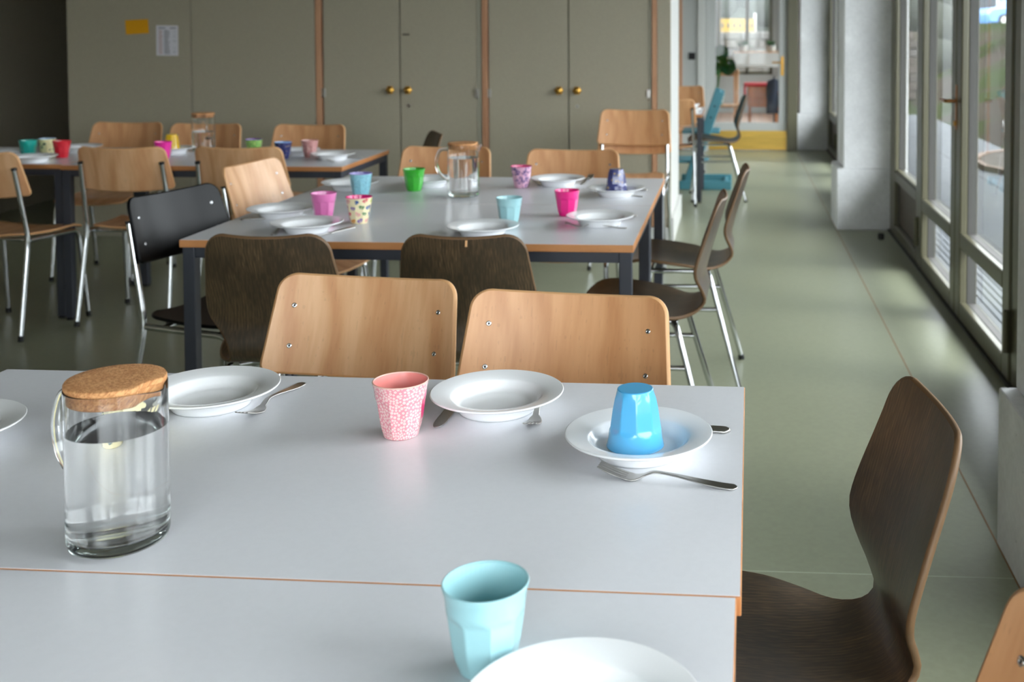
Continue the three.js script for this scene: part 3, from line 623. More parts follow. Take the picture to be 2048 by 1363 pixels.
const butterflyTex = canvasTex(768, 288, (g, w, h) => {
  g.fillStyle = '#efe2b8'; g.fillRect(0, 0, w, h);
  const cols = ['#3f5d9a', '#d8606a', '#c2cc3a', '#e0738a', '#e89a3c', '#d84a58', '#8a6aa8', '#e8a8a0', '#5f8a5a'];
  for (let k = 0; k < 32; k++) {
    const x = (k % 8 + (floor(k / 8) % 2) * 0.5 + 0.2 * rnd()) * w / 8, y = (floor(k / 8) + 0.5 + 0.25 * (rnd() - 0.5)) * h / 4, r = 24 + 8 * rnd(), a = rnd() * 0.9 - 0.45;
    g.save(); g.translate(x, y); g.rotate(a); g.fillStyle = cols[k % 9];
    for (const s of [-1, 1]) { g.beginPath(); g.ellipse(s * r * 0.62, -r * 0.25, r * 0.62, r * 0.45, s * 0.5, 0, 7); g.fill(); g.globalAlpha = 0.75; g.beginPath(); g.ellipse(s * r * 0.45, r * 0.42, r * 0.38, r * 0.34, 0, 0, 7); g.fill(); g.globalAlpha = 1; }
    g.fillStyle = '#5a4a40'; g.fillRect(-1.5, -r * 0.5, 3, r); g.restore();
  }
});
const mapped = (t) => glaze({ map: t });
const turq = plain(0xa4d4da), creamSpots = mapped(blotches('#efe3ae', ['#1f3d34', '#23463f', '#6f8f58'], 30, 13));
// front tables
cup(801, 760.5, mapped(pinkFlowerTex), glaze({ color: 0xf08f88 }), glaze({ color: 0xf2c0b0 }), 'pink cup with tiny white flowers standing beside the soup plate', { turn: -0.15 });
cup(1270.5, 777, ...plain(0x55b6ea), 'bright blue cup turned upside down on a soup plate', { flip: true, lift: 0.0082, turn: 0.2 });
cup(971, 1163, ...turq, 'pale turquoise cup alone on the foremost table', { turn: 0.35 });
cup(250, 764, creamSpots, glaze({ color: 0xefe3ae }), glaze({ color: 0xefe3ae }), 'cream cup with dark green spots hidden behind the big water jug', { turn: 0.5 });
// middle tables
cup(647, 386, ...plain(0xe479b9), 'plain pink cup between two soup plates and the butterfly cup', { turn: 0.1 });
cup(718, 393.5, mapped(butterflyTex), glaze({ color: 0xe8147e }), glaze({ color: 0xec4a92 }), 'cream cup printed with colourful butterflies, magenta inside', {});
cup(721.5, 346.5, mapped(blotches('#92cfe0', ['#78b6cc', '#a6dae6', '#6ea8c0'], 520, 4.5)), glaze({ color: 0x8a80cc }), glaze({ color: 0xa8a0d8 }), 'light blue speckled cup with lilac inside', { turn: 0.3 });
cup(828, 337.5, ...plain(0x36b52a), 'plain grass green cup beside the mid-table jug', { turn: 0.2 });
cup(1042.5, 332, mapped(blotches('#dba8c2', ['#4d3d78', '#5a4786', '#43356c'], 96, 12, 512, 192, 1)), glaze({ color: 0xd21468 }), glaze({ color: 0xd23a80 }), 'pink and purple leopard print cup, magenta inside', { turn: 0.4 });
cup(1018.5, 395, ...turq, 'pale turquoise cup behind a soup plate on the middle table', { turn: 0.7 });
cup(1134, 380.5, ...plain(0xfb1a8e), 'plain hot pink cup beside a soup plate on the middle table', { turn: 0.25 });
cup(1232.5, 338, mapped(blotches('#343a7c', ['#8f8a90', '#c8a870', '#5f68a8', '#2a2c60'], 120, 9)), glaze({ color: 0xd8c49a }), glaze({ color: 0xd8c49a }), 'navy patterned cup turned upside down on a soup plate', { flip: true, lift: 0.0082 });
// far tables
board = TOP_FAR;
cup(56, 280.5, ...plain(0x12a89c), 'teal cup on the farthest table end', {});
cup(94, 277, creamSpots, glaze({ color: 0x8fb0cc }), glaze({ color: 0x9ab8d0 }), 'cream cup with dark spots between the teal and red cups', { turn: 1.2 });
cup(123.5, 281.5, ...plain(0xd00c28), 'plain red cup on the far table', { turn: 0.2 });
cup(326, 283.5, ...plain(0xf21ea2), 'plain magenta cup on the far table', {});
cup(343.5, 268.5, ...plain(0xf0c010), 'yellow cup turned upside down on the far table', { flip: true, lift: 0.0082 });
cup(507.5, 278.5, mapped(blotches('#8cbf62', ['#b9d67c', '#5f9848', '#d6dc80'], 220, 7)), glaze({ color: 0x6a3a96 }), glaze({ color: 0x7a4aa0 }), 'green flowered cup with purple inside', {});
cup(566, 284, mapped(blotches('#2a2f66', ['#6a7098', '#b8a068', '#3c4488'], 90, 8)), glaze({ color: 0x7fa8dc }), glaze({ color: 0x8fb4e0 }), 'navy patterned cup with light blue inside', {});
cup(619.5, 280.5, mapped(blotches('#c48a88', ['#d8b0a4', '#b0706c', '#dcc0b0'], 200, 6)), glaze({ color: 0xd09890 }), glaze({ color: 0xd09890 }), 'dusty pink mottled cup beside a soup plate on the far table', {});

board = TOP;
// soup plates
const plateGeo = lathe([[0, 0.0044], [0.054, 0.0044], [0.056, 0.00026], [0.060, 0.00026], [0.062, 0.00352], [0.068, 0.0132], [0.075, 0.02095], [0.085, 0.02419], [0.1035, 0.02773], [0.1058, 0.02921], [0.1062, 0.03097], [0.1045, 0.03211], [0.085, 0.02833], [0.0755, 0.02569], [0.0712, 0.02305], [0.066, 0.01453], [0.0605, 0.00925], [0.054, 0.00775], [0, 0.00749]], 72);
const GP = 'white soup plates';
function plate(px, py, label) {   // px, py: middle of the rim
  const [x, d] = atH(px, py, board + 0.030), t = mesh('soup_plate', plateGeo, M.porcelain); tag(t, label, 'plate', GP); t.position.set(x, board, -d); return t;
}
plate(994.5, 781, 'white soup plate beside the pink flowered cup');
plate(1277.5, 863, 'white soup plate under the upturned bright blue cup');
plate(423, 772.5, 'white soup plate behind the cork-lidded jug');
plate(-112, 846, 'white soup plate at the end of the jug table, mostly out of view');
plate(1160, 1412, 'white soup plate next to the pale turquoise cup on the foremost table');
plate(562, 415, 'white soup plate behind another, beside the plain pink cup'); plate(614, 443, 'white soup plate in front of the plain pink cup');
plate(700, 363, 'white soup plate behind the light blue speckled cup'); plate(858, 356, 'white soup plate between the green cup and the jug');
plate(965.5, 450, 'white soup plate in front of the turquoise cup on the middle table'); plate(1115.5, 355, 'white soup plate beside the leopard cup');
plate(1200.5, 430, 'white soup plate beside the hot pink cup'); plate(1232, 374.5, 'white soup plate under the upturned navy cup');
board = TOP_FAR;
plate(666, 306, 'white soup plate beside the dusty pink cup'); plate(596, 298, 'white soup plate behind the navy cup with light blue inside'); plate(345, 295, 'white soup plate under the upturned yellow cup');
plate(160, 291, 'white soup plate behind the red cup'); plate(66, 311, 'white soup plate in front of the cream spotted cup'); plate(12, 300, 'white soup plate behind the teal cup');

board = TOP;
// cutlery: lies along +x from the tip at 0
function strap(x0, x1, wOf, yOf, thick, zc = () => 0, n = 16) {
  const rows = Array.from({ length: n + 1 }, (_, i) => mix(x0, x1, i / n));
  const [a, b] = sheet((s, u) => new THREE.Vector3(s, yOf(s) , zc(s) - wOf(s) * u), rows, 2, thick, (s, u) => [s, u * 0.01]);
  return [a, b];
}
const forkY = (s) => s < 0.05 ? 0.0022 + 0.014 * ((0.05 - s) / 0.05) ** 1.5 : s < 0.078 ? 0.0022 + 0.0105 * sstep(0.048, 0.08, s) : 0.0127 - 0.0105 * sstep(0.075, 0.185, s);
const forkGeo = (() => {
  const g = [];
  g.push(...strap(0.040, 0.190, (s) => s < 0.062 ? mix(0.0112, 0.0105, (s - 0.04) / 0.022) * (1 - 0.65 * sstep(0.045, 0.072, s)) : s < 0.085 ? mix(0.0042, 0.0028, sstep(0.062, 0.085, s)) : mix(0.0028, 0.0078, sstep(0.09, 0.175, s)) * (s > 0.183 ? sqrt(max(0.08, 1 - ((s - 0.183) / 0.007) ** 2)) : 1), forkY, 0.0024, undefined, 34));
  for (let k = 0; k < 4; k++) { const z = (k - 1.5) * 0.0062; g.push(...strap(0, 0.042, (s) => mix(0.0009, 0.0021, sstep(0, 0.012, s)), forkY, 0.0021, () => z, 10)); }
  return mergeGeometries(g);
})();
const knifeGeo = (() => mergeGeometries([
  ...strap(0, 0.108, (s) => 0.0092 * sqrt(max(0.03, 1 - ((0.03 - min(s, 0.03)) / 0.031) ** 2)), () => 0.0026, 0.0016, undefined, 20),
  ...strap(0.104, 0.212, (s) => mix(0.0068, 0.0085, sstep(0.11, 0.2, s)) * (s > 0.205 ? sqrt(max(0.1, 1 - ((s - 0.205) / 0.0072) ** 2)) : 1), () => 0.0032, 0.0056, undefined, 18)]))();
const GK = 'stainless steel cutlery';
function utensil(kind, tip, end, label, lift = 0) {   // photo pixels of tip and handle end on the table
  const a = atH(tip[0], tip[1], board + 0.004), b = atH(end[0], end[1], board + 0.004), t = mesh(kind, kind === 'fork' ? forkGeo : knifeGeo, M.steel);
  tag(t, label, kind, GK); t.position.set(a[0], board + lift, -a[1]); t.rotation.y = Math.atan2(b[1] - a[1], b[0] - a[0]); return t;
}
function utensilFromEnd(kind, end, tip, label) {
  const a = atH(end[0], end[1], board + 0.004), b = atH(tip[0], tip[1], board + 0.004), L = hypot(b[0] - a[0], b[1] - a[1]), len = kind === 'fork' ? 0.19 : 0.212;
  const t = mesh(kind, kind === 'fork' ? forkGeo : knifeGeo, M.steel); tag(t, label, kind, GK);
  t.position.set(a[0] + (b[0] - a[0]) / L * len, board, -(a[1] + (b[1] - a[1]) / L * len)); t.rotation.y = Math.atan2(a[1] - b[1], a[0] - b[0]); return t;
}
utensilFromEnd('fork', [606, 763], [510, 823], 'fork lying between the jug and the pink flowered cup');
utensil('fork', [1199, 945], [1456, 970], 'fork lying in front of the upturned bright blue cup');
utensilFromEnd('knife', [1458, 859], [1330, 850], 'knife with its handle showing past the blue cup plate');
utensil('knife', [872, 852], [968, 735], 'knife half under the plate beside the pink flowered cup');
utensil('fork', [1060, 862], [1108, 745], 'fork half under the plate near the upturned blue cup');
utensilFromEnd('fork', [47, 821], [-60, 880], 'fork beside the plate at the end of the jug table');
utensil('fork', [1131, 452], [1240, 454], 'fork in front of the plate by the hot pink cup');
utensilFromEnd('knife', [1273, 431], [1180, 426], 'knife behind the plate by the hot pink cup');
utensil('fork', [1194, 385], [1290, 392], 'fork in front of the upturned navy cup');
utensilFromEnd('knife', [1293, 379], [1200, 370], 'knife behind the upturned navy cup');
utensilFromEnd('knife', [1082, 369], [1066, 352], 'knife between the leopard cup and a plate');
utensilFromEnd('fork', [1164, 367], [1186, 352], 'fork past the plate beside the leopard cup');
utensilFromEnd('knife', [708, 453], [622, 474], 'knife before the plate of the plain pink cup');
utensilFromEnd('fork', [546, 468], [600, 430], 'fork before the plate of the plain pink cup');
utensilFromEnd('knife', [482, 438], [560, 434], 'knife beside the rear plate of the middle table end');
utensil('fork', [900, 464], [1000, 440], 'fork under the plate on the middle table');
utensilFromEnd('fork', [748, 354], [690, 372], 'fork behind the light blue speckled cup');
board = TOP_FAR;
utensilFromEnd('knife', [724, 314.5], [650, 312], 'knife at the plate by the dusty pink cup');
utensil('fork', [622, 316], [690, 324], 'fork at the plate by the dusty pink cup');

// water jugs
const JUG = { R: 0.0565, h: 0.188, wall: 0.0024, fill: 0.138 };
const spout = (th, y) => 0.012 * Math.exp(-(((((th + 3 * PI) % (2 * PI)) - PI) / 0.26) ** 2)) * sstep(0.155, 0.188, y);
const jugGlass = (() => {
  const out = [[0, 0.0005], [0.038, 0.0003], [0.049, 0.001], [0.0545, 0.0045], [0.0563, 0.011], [JUG.R, 0.02]];
  for (let k = 1; k <= 12; k++) out.push([JUG.R, mix(0.02, JUG.h, k / 12)]);
  out.push([JUG.R - 0.0006, JUG.h + 0.001], [JUG.R - JUG.wall + 0.0006, JUG.h + 0.001]);
  for (let k = 0; k <= 12; k++) out.push([JUG.R - JUG.wall, mix(JUG.h, 0.022, k / 12)]);
  out.push([JUG.R - JUG.wall - 0.001, 0.018], [0.0495, 0.0145], [0.042, 0.0132], [0.02, 0.0128], [0, 0.0128]);
  const R = out.length - 1;
  const g = gridGeo(R, 64, (a, b) => { const [r, y] = out[Math.round(a * R)], th = b * 2 * PI, q = r > 0.01 ? r + spout(th, y) : r; return [cos(th) * q, y, sin(th) * q, b, y]; });
  return g;
})();
const waterGeo = (fill) => lathe([[0, 0.0124], [0.042, 0.0128], [0.05, 0.0141], [JUG.R - JUG.wall - 0.0004, 0.0182], [JUG.R - JUG.wall + 0.0004, 0.022], [JUG.R - JUG.wall + 0.0004, fill], [JUG.R - JUG.wall - 0.001, fill - 0.0004], [0, fill - 0.0006]], 64);
const lidGeo = (() => {
  const pr = [[0, JUG.h - 0.015], [0.0515, JUG.h - 0.015], [0.0528, JUG.h - 0.0135], [0.0531, JUG.h + 0.0008], [0.0553, JUG.h + 0.0016], [0.0557, JUG.h + 0.003], [0.0556, JUG.h + 0.0065], [0.0545, JUG.h + 0.0085], [0.04, JUG.h + 0.009], [0, JUG.h + 0.009]];
  return gridGeo(pr.length - 1, 72, (a, b) => { const [r, y] = pr[Math.round(a * (pr.length - 1))], th = b * 2 * PI, d = ((th + 3 * PI) % (2 * PI)) - PI, q = r * (1 - 0.16 * Math.exp(-((d / 0.3) ** 4))); return [cos(th) * q, y, sin(th) * q, cos(th) * q, sin(th) * q + y]; });
})();
function jug(x, depth, turn, label, fill = JUG.fill, h = TOP) {
  const t = thing('water_jug', label, 'jug', 'glass water jugs'); t.position.copy(V(x, h, depth)); t.rotation.y = turn;
  const g = mesh('glass_body', jugGlass, M.glass, t);
  mesh('handle', tube([[-JUG.R + 0.001, 0.172, 0], [-0.085, 0.172, 0], [-0.1, 0.13, 0], [-0.09, 0.085, 0], [-JUG.R + 0.001, 0.06, 0]], 0.0058, 0.035, 12), M.glass, t);
  if (fill) mesh('water', waterGeo(fill), M.water, t);
  mesh('cork_lid', lidGeo, M.cork, t); return t;
}
jug(-0.729, 1.25, -0.3, 'large clear water jug with cork lid standing on the jug table');
jug(-0.985, 3.965, 0.1, 'clear water jug with cork lid in the middle of the table, beside the green cup', 0.142);
jug(-2.725, 5.52, -1.3, 'clear water jug with cork lid on the far table before the partition', 0.10, TOP_FAR);

// ------------------------------------------------------------------ small things in the corridor
{
  const h = 0.69, stackAt = (name, x, d, w, l, th, mat, turn, label, cat, group, y = h) => { const m = mesh(name, box(-w / 2, w / 2, 0, th, -l / 2, l / 2, 0.001), mat); tag(m, label, cat, group); m.position.copy(V(x, y, d)); m.rotation.y = turn; return m; };
  let y = h;
  for (const [dx, a, th, which] of [[0, 0.1, 0.012, 'lowest'], [0.012, -0.12, 0.014, 'second lowest'], [-0.008, 0.22, 0.01, 'middle'], [0.005, 0.02, 0.012, 'second highest'], [-0.012, -0.2, 0.011, 'topmost']]) { stackAt('paper_pile', -0.40 + dx, 8.82 + dx, 0.21, 0.297, th, M.paper, a, which + ' sheaf of white paper in the pile on the corridor table', 'paper', 'papers on the corridor table', y); y += th; }
  stackAt('box', -0.46, 8.66, 0.07, 0.05, 0.05, std({ color: 0x5a86b8, roughness: 0.6 }), 0.2, 'small blue box beside the paper pile', 'box', null, h);
  stackAt('box', -0.55, 8.64, 0.07, 0.05, 0.075, std({ color: 0xe8d25a, roughness: 0.6 }), -0.1, 'small yellow box at the wall end of the corridor table', 'box', null, h);
}

// ------------------------------------------------------------------ room beyond the glazed door
{
  const woodTex = beechTex(rgb(176, 132, 104), rgb(150, 106, 80), 0.2), wood = phy({ map: woodTex, roughness: 0.3 });
  const fl = smesh('floor_beyond', rbox(-3.2, 1.16, -0.16, -0.012, 12.43, 18), M.gap, 'wood strip floor of the room beyond');
  for (let k = 0; k < 24; k++) mesh('plank', rbox(-1.1 + k * 0.095, -1.1 + k * 0.095 + 0.093, -0.012, -0.001, 12.43, 18), wood, fl);
  smesh('ceiling_beyond', rbox(-3.2, 1.16, ROOM.high, ROOM.high + 0.2, 12.42, 18), M.ceiling);
  smesh('wall_beyond_left', rbox(-3.4, -3.2, 0, ROOM.high, 12.42, 18), M.white);
  smesh('wall_beyond_near', rbox(-3.2, -0.33, 0, ROOM.high, END + 0.15, END + 0.2), M.white);
  smesh('wall_beyond_far_low', rbox(-3.2, 1.16, -0.1, 0.62, 18, 18.2), M.greyPaint); smesh('wall_beyond_far_high', rbox(-3.2, 1.16, 2.4, ROOM.high, 18, 18.2), M.white);
  smesh('wall_beyond_far_side', rbox(0.62, 1.16, 0.62, 2.4, 18, 18.2), M.greyPaint); smesh('wall_beyond_far_side_left', rbox(-3.2, -0.28, 0.62, 2.4, 18, 18.2), M.greyPaint);
  const w = structure('window_' + (++winNo));
  for (const x of [-0.28, 0.18, 0.56]) mesh('stile', rbox(x, x + 0.06, 0.62, 2.4, 18.0, 18.07, 0.006), M.paint, w);
  mesh('bottom_rail', rbox(-0.28, 0.62, 0.62, 0.68, 18, 18.07, 0.006), M.paint, w); mesh('top_rail', rbox(-0.28, 0.62, 2.34, 2.4, 18, 18.07, 0.006), M.paint, w);
  const p = new THREE.PlaneGeometry(0.9, 1.78); p.translate(0.17, 1.51, -18.04); mesh('pane', p, M.pane, w);
  bay(12.95); smesh('wall_beyond_right', rbox(0.9, 1.16, 0, ROOM.high, 17.5, 18.2), M.concrete);

  // plant on a wooden chair
  const oak = std({ map: beechB, roughness: 0.5 });
  const ch = thing('wooden_chair', 'small light wood chair carrying a potted plant behind the glazed door', 'chair'); ch.position.copy(V(-0.11, 0, 13.35));
  mesh('seat', box(-0.2, 0.2, 0.42, 0.445, -0.18, 0.18, 0.006), oak, ch);
  for (const [x, z] of [[-0.17, 0.15], [0.17, 0.15], [-0.17, -0.15], [0.17, -0.15]]) mesh('leg', tube([[x * 0.8, 0.42, z * 0.8], [x * 1.15, 0, z * 1.15]], 0.016, 0.01), oak, ch);
  for (const x of [-0.15, 0.15]) mesh('back_post', tube([[x, 0.44, -0.16], [x, 0.86, -0.24]], 0.014, 0.01), oak, ch);
  mesh('back_rail', box(-0.17, 0.17, 0.78, 0.85, -0.245, -0.225, 0.005), oak, ch);
  const pl = thing('potted_plant', 'large-leaved green plant in a striped turquoise pot on the wooden chair', 'plant'); pl.position.copy(V(-0.2, 0.4455, 13.3));
  const pot = mesh('pot', lathe([[0, 0], [0.06, 0], [0.085, 0.13], [0.088, 0.135], [0.08, 0.135], [0.058, 0.012], [0, 0.012]], 24), std({ color: 0x6f9c98, roughness: 0.5 }), pl);
  for (const y of [0.035, 0.08]) { const b = mesh('stripe', new THREE.CylinderGeometry(0.0615 + (y + 0.02) * 0.19 + 0.0012, 0.0615 + y * 0.19 + 0.0012, 0.02, 24, 1, true), M.white, pot); b.position.y = y + 0.01; }
  mesh('soil', (() => { const g = new THREE.CircleGeometry(0.078, 20); g.rotateX(-PI / 2); g.translate(0, 0.12, 0); return g; })(), std({ color: 0x3a2c22, roughness: 1 }), pl);
  const leafGeo = (L, B) => { const rows = Array.from({ length: 13 }, (_, i) => i / 12); return sheet((s, u) => new THREE.Vector3(B * u * Math.pow(sin(PI * min(0.995, s * 0.93 + 0.05)), 0.75), L * s - 0.25 * L * s * s, 0.35 * L * s * s + 0.3 * B * u * u), rows, 6, 0.0012, (s, u) => [s, u])[0]; };
  for (const [a, lean, L, B, hh, roll] of [[0.2, 0.15, 0.36, 0.12, 0.36, 0.1], [0.1, 0.4, 0.36, 0.1, 0.36, -1.75], [2.9, 0.5, 0.3, 0.08, 0.3, 0], [4.4, 0.8, 0.3, 0.09, 0.24, 0], [0.5, 0.3, 0.3, 0.09, 0.3, 1.3]]) {
    const tip = [sin(a) * hh * 0.3, 0.12 + hh, cos(a) * hh * 0.2];
    mesh('stem', tube([[0, 0.11, 0], [tip[0] * 0.4, 0.12 + hh * 0.6, tip[2] * 0.4], tip], 0.006, 0.08, 6), M.leaf, pl);
    const lf = mesh('leaf', leafGeo(L, B), M.leafDark, pl); lf.position.set(...tip); lf.rotation.order = 'YZX'; lf.rotation.y = a; lf.rotation.x = lean; lf.rotation.z = roll;
  }
  // white planter board with two pots before the far window
  const sh = thing('plant_shelf', 'white box shelf on legs below the far window', 'shelf'); sh.position.copy(V(0.36, 0, 16.9));
  mesh('box', box(-0.37, 0.36, 0.78, 1.0, -0.15, 0.15, 0.006), M.white, sh); mesh('top_edge', box(-0.375, 0.365, 1.0, 1.012, -0.155, 0.155, 0.003), oak, sh);
  for (const x of [-0.35, 0.34]) mesh('leg', box(x - 0.015, x + 0.015, 0, 0.78, -0.1, 0.1, 0.003), oak, sh);
  for (const [x, label] of [[-0.22, 'bushy green plant in a pale pot on the white shelf'], [0.2, 'trailing green plant in a glass-grey pot on the white shelf']]) {
    const q = thing('potted_plant', label, 'plant'); q.position.copy(V(0.36 + x, 1.0125, 16.9));
    mesh('pot', lathe([[0, 0], [0.06, 0], [0.075, 0.1], [0.068, 0.1], [0.055, 0.01], [0, 0.01]], 20), x < 0 ? M.white : M.greyPaint, q);
    const lg = leafGeo(0.13, 0.02);
    for (let k = 0; k < 26; k++) { const l = mesh('leaf', lg, M.leafDark, q); l.position.set((rnd() - 0.5) * 0.1, 0.09, (rnd() - 0.5) * 0.1); l.rotation.order = 'YXZ'; l.rotation.y = rnd() * 6.28; l.rotation.x = 0.2 + rnd() * 1.1; }
  }
  // slatted wooden chest with red cushion
  const cs = thing('slatted_chest', 'slatted orange-brown wooden chest with a red top in the room beyond', 'chest'); cs.position.copy(V(0.42, 0, 15.6));
  const warm = std({ map: beechTex(rgb(190, 118, 64), rgb(164, 96, 48), 0.4), roughness: 0.5 });
  mesh('body', box(-0.23, 0.2, 0.28, 0.56, -0.2, 0.19, 0.004), warm, cs);
  for (let k = 0; k < 10; k++) mesh('slat', box(-0.22 + k * 0.042, -0.22 + k * 0.042 + 0.034, 0.27, 0.57, 0.19, 0.202, 0.002), warm, cs);
  for (const x of [-0.2, 0.17]) mesh('leg', box(x - 0.02, x + 0.02, 0, 0.28, -0.02, 0.02, 0.003), warm, cs);
  mesh('red_top', box(-0.28, 0.16, 0.56, 0.6, -0.22, 0.22, 0.01), std({ color: 0xb8222c, roughness: 0.7 }), cs); mesh('red_side', box(-0.285, -0.25, 0.34, 0.57, -0.2, 0.2, 0.008), std({ color: 0xb8222c, roughness: 0.7 }), cs);
  const jk = (() => { const pts = []; const g = gridGeo(14, 18, (a, b) => { const y = 0.62 - 0.42 * a, th = b * 2 * PI, r = (0.07 + 0.05 * sin(a * 2.6)) * (1 + 0.18 * sin(3 * th + a * 5)); return [sin(th) * r * (a < 0.02 ? 0.2 : 1), y + 0.06 * (1 - a), cos(th) * r * 0.6 * (a < 0.02 ? 0.2 : 1), b, a]; }); return g; })();
  const jacket = tag(mesh('jacket', jk, std({ color: 0x1d2636, roughness: 0.85, side: THREE.DoubleSide })), 'dark jacket hanging beside the slatted chest', 'jacket'); jacket.position.copy(V(0.55, 0.0, 15.2));
  mesh('orange_lining', tube([[0.075, 0.5, 0.05], [0.085, 0.36, 0.055], [0.07, 0.24, 0.05]], 0.022, 0.06), std({ color: 0xe0702c, roughness: 0.8 }), jacket);
  const hook = tag(mesh('coat_stand', mergeGeometries([tube([[0, 0, 0], [0, 0.72, 0]], 0.012, 0.01), tube([[-0.12, 0.008, 0], [0.12, 0.008, 0]], 0.008, 0.01), tube([[0, 0.008, -0.12], [0, 0.008, 0.12]], 0.008, 0.01)]), M.frame), 'low dark stand carrying the jacket in the room beyond', 'stand'); hook.position.copy(V(0.55, 0, 15.2));
}

// ------------------------------------------------------------------ garden
{
  const gr = smesh('ground', (() => {
    const xs = [1.16, 2.2, 3.3, 4, 5, 6, 7, 8.2, 9.5, 11, 13, 16, 22, 40], ds = []; for (let k = 0; k <= 56; k++) ds.push(-24 + k * 2.4);
    const pos = [], uv = [], idx = [], H = (x, d) => { const foot = 3.3 + 0.7 * sin(d * 0.23), k = sstep(foot, foot + 5.6, x); return -0.16 + 1.72 * k + 0.07 * sin(x * 2.1 + d * 0.7) * k + (x > 3.2 ? 0.05 * (fbm(x * 0.05 + 0.5, d * 0.02 + 0.4, 24, 24, 2) - 0.5) : 0); };
    for (const x of xs) for (const d of ds) { pos.push(x, H(x, d), -d); uv.push(x, d); }
    const n = ds.length; for (let i = 0; i < xs.length - 1; i++) for (let j = 0; j < n - 1; j++) { const a = i * n + j, b = a + 1, c = a + n, e = c + 1; idx.push(a, c, b, b, c, e); }
    const g = new THREE.BufferGeometry(); g.setAttribute('position', new THREE.Float32BufferAttribute(pos, 3)); g.setAttribute('uv', new THREE.Float32BufferAttribute(uv, 2)); g.setIndex(idx); g.computeVertexNormals(); return g;
  })(), M.grass, 'patchy grass bank rising behind the terrace');
  const tr = structure('terrace');
  mesh('bedding', rbox(1.16, 3.1, -0.12, -0.06, -6, 18), M.gravel, tr);
  for (let i = 0; i < 2; i++) for (let j = 0; j < 24; j++) mesh('paving_slab', rbox(1.5 + i * 0.8 + 0.003, 1.5 + (i + 1) * 0.8 - 0.003, -0.07, -0.025, -6 + j + 0.003, -5 + j - 0.003, 0.004), M.slab, tr);
  const drain = structure('drain_channel');
  mesh('channel', rbox(1.17, 1.49, -0.07, -0.05, -6, 18), M.frame, drain);
  for (let k = 0; k < 8; k++) mesh('grate_bar', rbox(1.18 + k * 0.039, 1.18 + k * 0.039 + 0.033, -0.05, -0.026, -6, 18, 0.003), std({ color: 0x565b62, roughness: 0.6 }), drain);
  // sand bed with a curved timber kerb
  const bed = thing('sand_bed', 'round sand bed with a curved timber kerb beyond the paving', 'sand bed'); bed.position.copy(V(4.0, -0.04, 11.2));
  const disc = new THREE.CylinderGeometry(1.5, 1.5, 0.12, 48); mesh('sand', disc, M.gravel, bed).position.y = 0.0;
  const kerbMat = std({ map: beechTex(rgb(96, 76, 62), rgb(80, 62, 50), 0.1), roughness: 0.8 });
  for (let k = 0; k < 16; k++) { const a = k / 16 * 2 * PI, b = mesh('kerb_board', box(-0.3, 0.3, -0.1, 0.07, -0.03, 0.03, 0.006), kerbMat, bed); b.position.set(cos(a) * 1.54, 0.0, sin(a) * 1.54); b.rotation.y = -a + PI / 2; }
  // parked car on top of the bank
  const car = thing('car', 'light blue parked car on top of the grass bank', 'car'); car.position.copy(V(15.2, 1.53, 60)); car.rotation.y = 0.2;
  const bodyShape = new THREE.Shape([[-2.05, 0.25], [-2.08, 0.62], [-1.9, 0.86], [-1.05, 0.95], [-0.45, 1.4], [0.9, 1.44], [1.65, 1.0], [2.02, 0.92], [2.08, 0.5], [2.03, 0.25]].map((p) => new THREE.Vector2(...p)));
  const bg = new THREE.ExtrudeGeometry(bodyShape, { depth: 1.5, bevelEnabled: true, bevelThickness: 0.1, bevelSize: 0.08, bevelSegments: 3 }); bg.translate(0, 0, -0.75); mesh('body', bg, phy({ color: 0x4a7ab0, roughness: 0.25, clearcoat: 1, clearcoatRoughness: 0.05 }), car);
  const winS = new THREE.Shape([[-0.95, 0.98], [-0.42, 1.36], [0.85, 1.4], [1.45, 1.02]].map((p) => new THREE.Vector2(...p)));
  const wg = new THREE.ExtrudeGeometry(winS, { depth: 1.74, bevelEnabled: false }); wg.translate(0, 0, -0.87); mesh('side_windows', wg, phy({ color: 0x1c242c, roughness: 0.08 }), car);
  for (const x of [-1.3, 1.3]) for (const z of [-0.8, 0.8]) { const t = mesh('wheel', new THREE.CylinderGeometry(0.32, 0.32, 0.2, 24), M.rubber, car); t.rotation.x = PI / 2; t.position.set(x, 0.32, z); const hb = mesh('hub_cap', new THREE.CylinderGeometry(0.19, 0.19, 0.21, 16), M.steel, t); }
  // street wall and house far behind
  const bl = thing('building', 'grey house beyond the car at the top of the bank', 'building'); bl.position.copy(V(16, 1.0, 75));
  mesh('wall', box(-12, 12, 0, 7, -4, 4), std({ color: 0x77746f, roughness: 0.9 }), bl);
  const darkGlass = phy({ color: 0x2a3036, roughness: 0.1 });
  for (let i = 0; i < 7; i++) for (let j = 0; j < 2; j++) { const wn = mesh('window', box(-10.4 + i * 3.2, -9.0 + i * 3.2, 1 + j * 2.7, 2.6 + j * 2.7, 3.98, 4.06), M.white, bl); mesh('window_glass', box(-10.3 + i * 3.2, -9.1 + i * 3.2, 1.1 + j * 2.7, 2.5 + j * 2.7, 4.03, 4.08), darkGlass, wn); }
  // beyond the end window: rubble wall, yellow banner fence
  const st = thing('rubble_wall', 'pale rubble stone wall outside the far window', 'wall'); st.position.copy(V(0.2, -0.2, 22));
  mesh('core', box(-3.5, 3.5, 0, 1.5, -0.3, 0.0), M.gap, st);
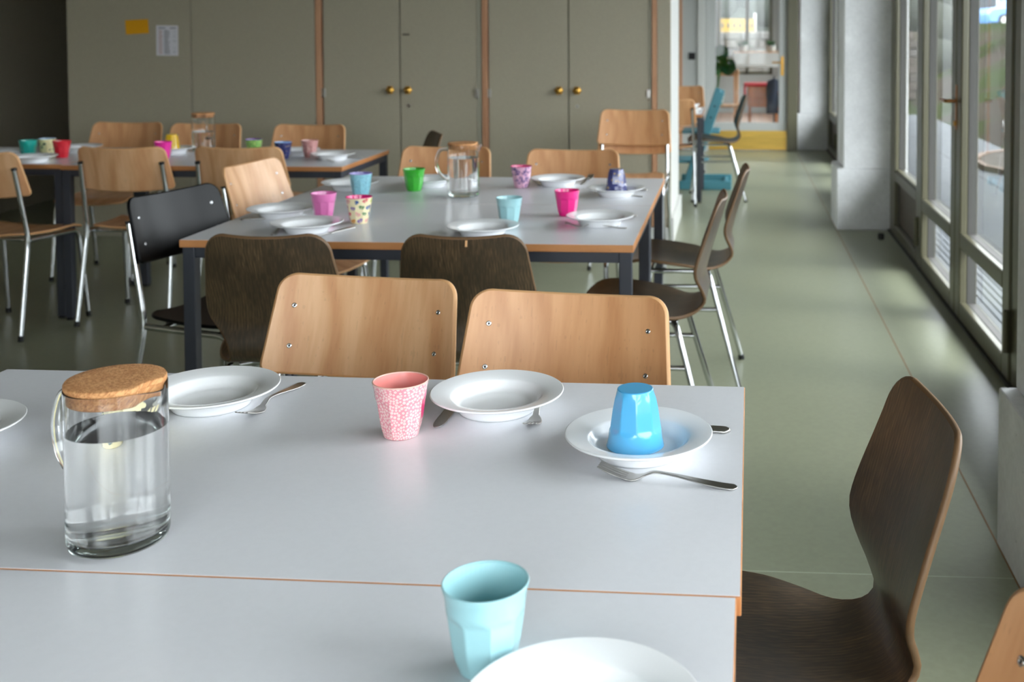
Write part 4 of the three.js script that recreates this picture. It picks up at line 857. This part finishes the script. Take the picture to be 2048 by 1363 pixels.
  const stones = [0, 1, 2].map((k) => std({ map: gravelTex, color: [0xffffff, 0xf6ece2, 0xe8e2da][k], roughness: 0.9 }));
  for (let r = 0; r < 9; r++) for (let x = -3.5 + rnd() * 0.2; x < 3.3;) { const w = 0.2 + rnd() * 0.22; mesh('stone', box(x, x + w - 0.02, r * 0.168 + 0.008, r * 0.168 + 0.16, -0.02, 0.02 + rnd() * 0.05, 0.02), stones[floor(rnd() * 3)], st); x += w; }
  smesh('ground_beyond', rbox(-12, 1.16, -0.4, -0.16, 18.2, 60), M.gravel);
  const bn = thing('banner_fence', 'yellow banner fence with a row of dark diamonds behind the stone wall', 'fence'); bn.position.copy(V(0.0, 0, 24));
  const ban = canvasTex(256, 64, (g, w, h) => { g.fillStyle = '#7e600a'; g.fillRect(0, 0, w, h); g.fillStyle = '#1c1b16'; for (let k = 0; k < 9; k++) { const x = 14 + k * 28.4; g.beginPath(); g.moveTo(x, 14); g.lineTo(x + 7, 30); g.lineTo(x, 46); g.lineTo(x - 7, 30); g.fill(); } });
  const bm = mesh('banner', box(-0.7, 0.45, 1.27, 1.58, -0.005, 0.005), std({ map: ban, roughness: 0.7 }), bn), uu = bm.geometry.attributes.uv, pp = bm.geometry.attributes.position; for (let i = 0; i < uu.count; i++) uu.setXY(i, (pp.getX(i) + 0.7) / 1.15, (pp.getY(i) - 1.27) / 0.31);
  for (const x of [-0.7, 0.45]) mesh('post', tube([[x, -0.16, -0.03], [x, 1.7, -0.03]], 0.025, 0.01), M.steel, bn);
  const hg = thing('hedge', 'dark hedge behind the yellow banner', 'hedge'); hg.position.copy(V(-1, -0.16, 30));
  const blobs = []; for (let k = 0; k < 120; k++) { const s = new THREE.IcosahedronGeometry(0.7 + rnd() * 0.5, 2); s.translate(-6 + (k % 20) * 0.62 + rnd() * 0.5, 0.5 + floor(k / 20) * 0.75 + rnd() * 0.4, (rnd() - 0.5) * 1.4); blobs.push(s); }
  mesh('foliage', mergeGeometries(blobs), std({ color: 0x2f322c, roughness: 0.95 }), hg);
}

renderer.render(scene, camera);
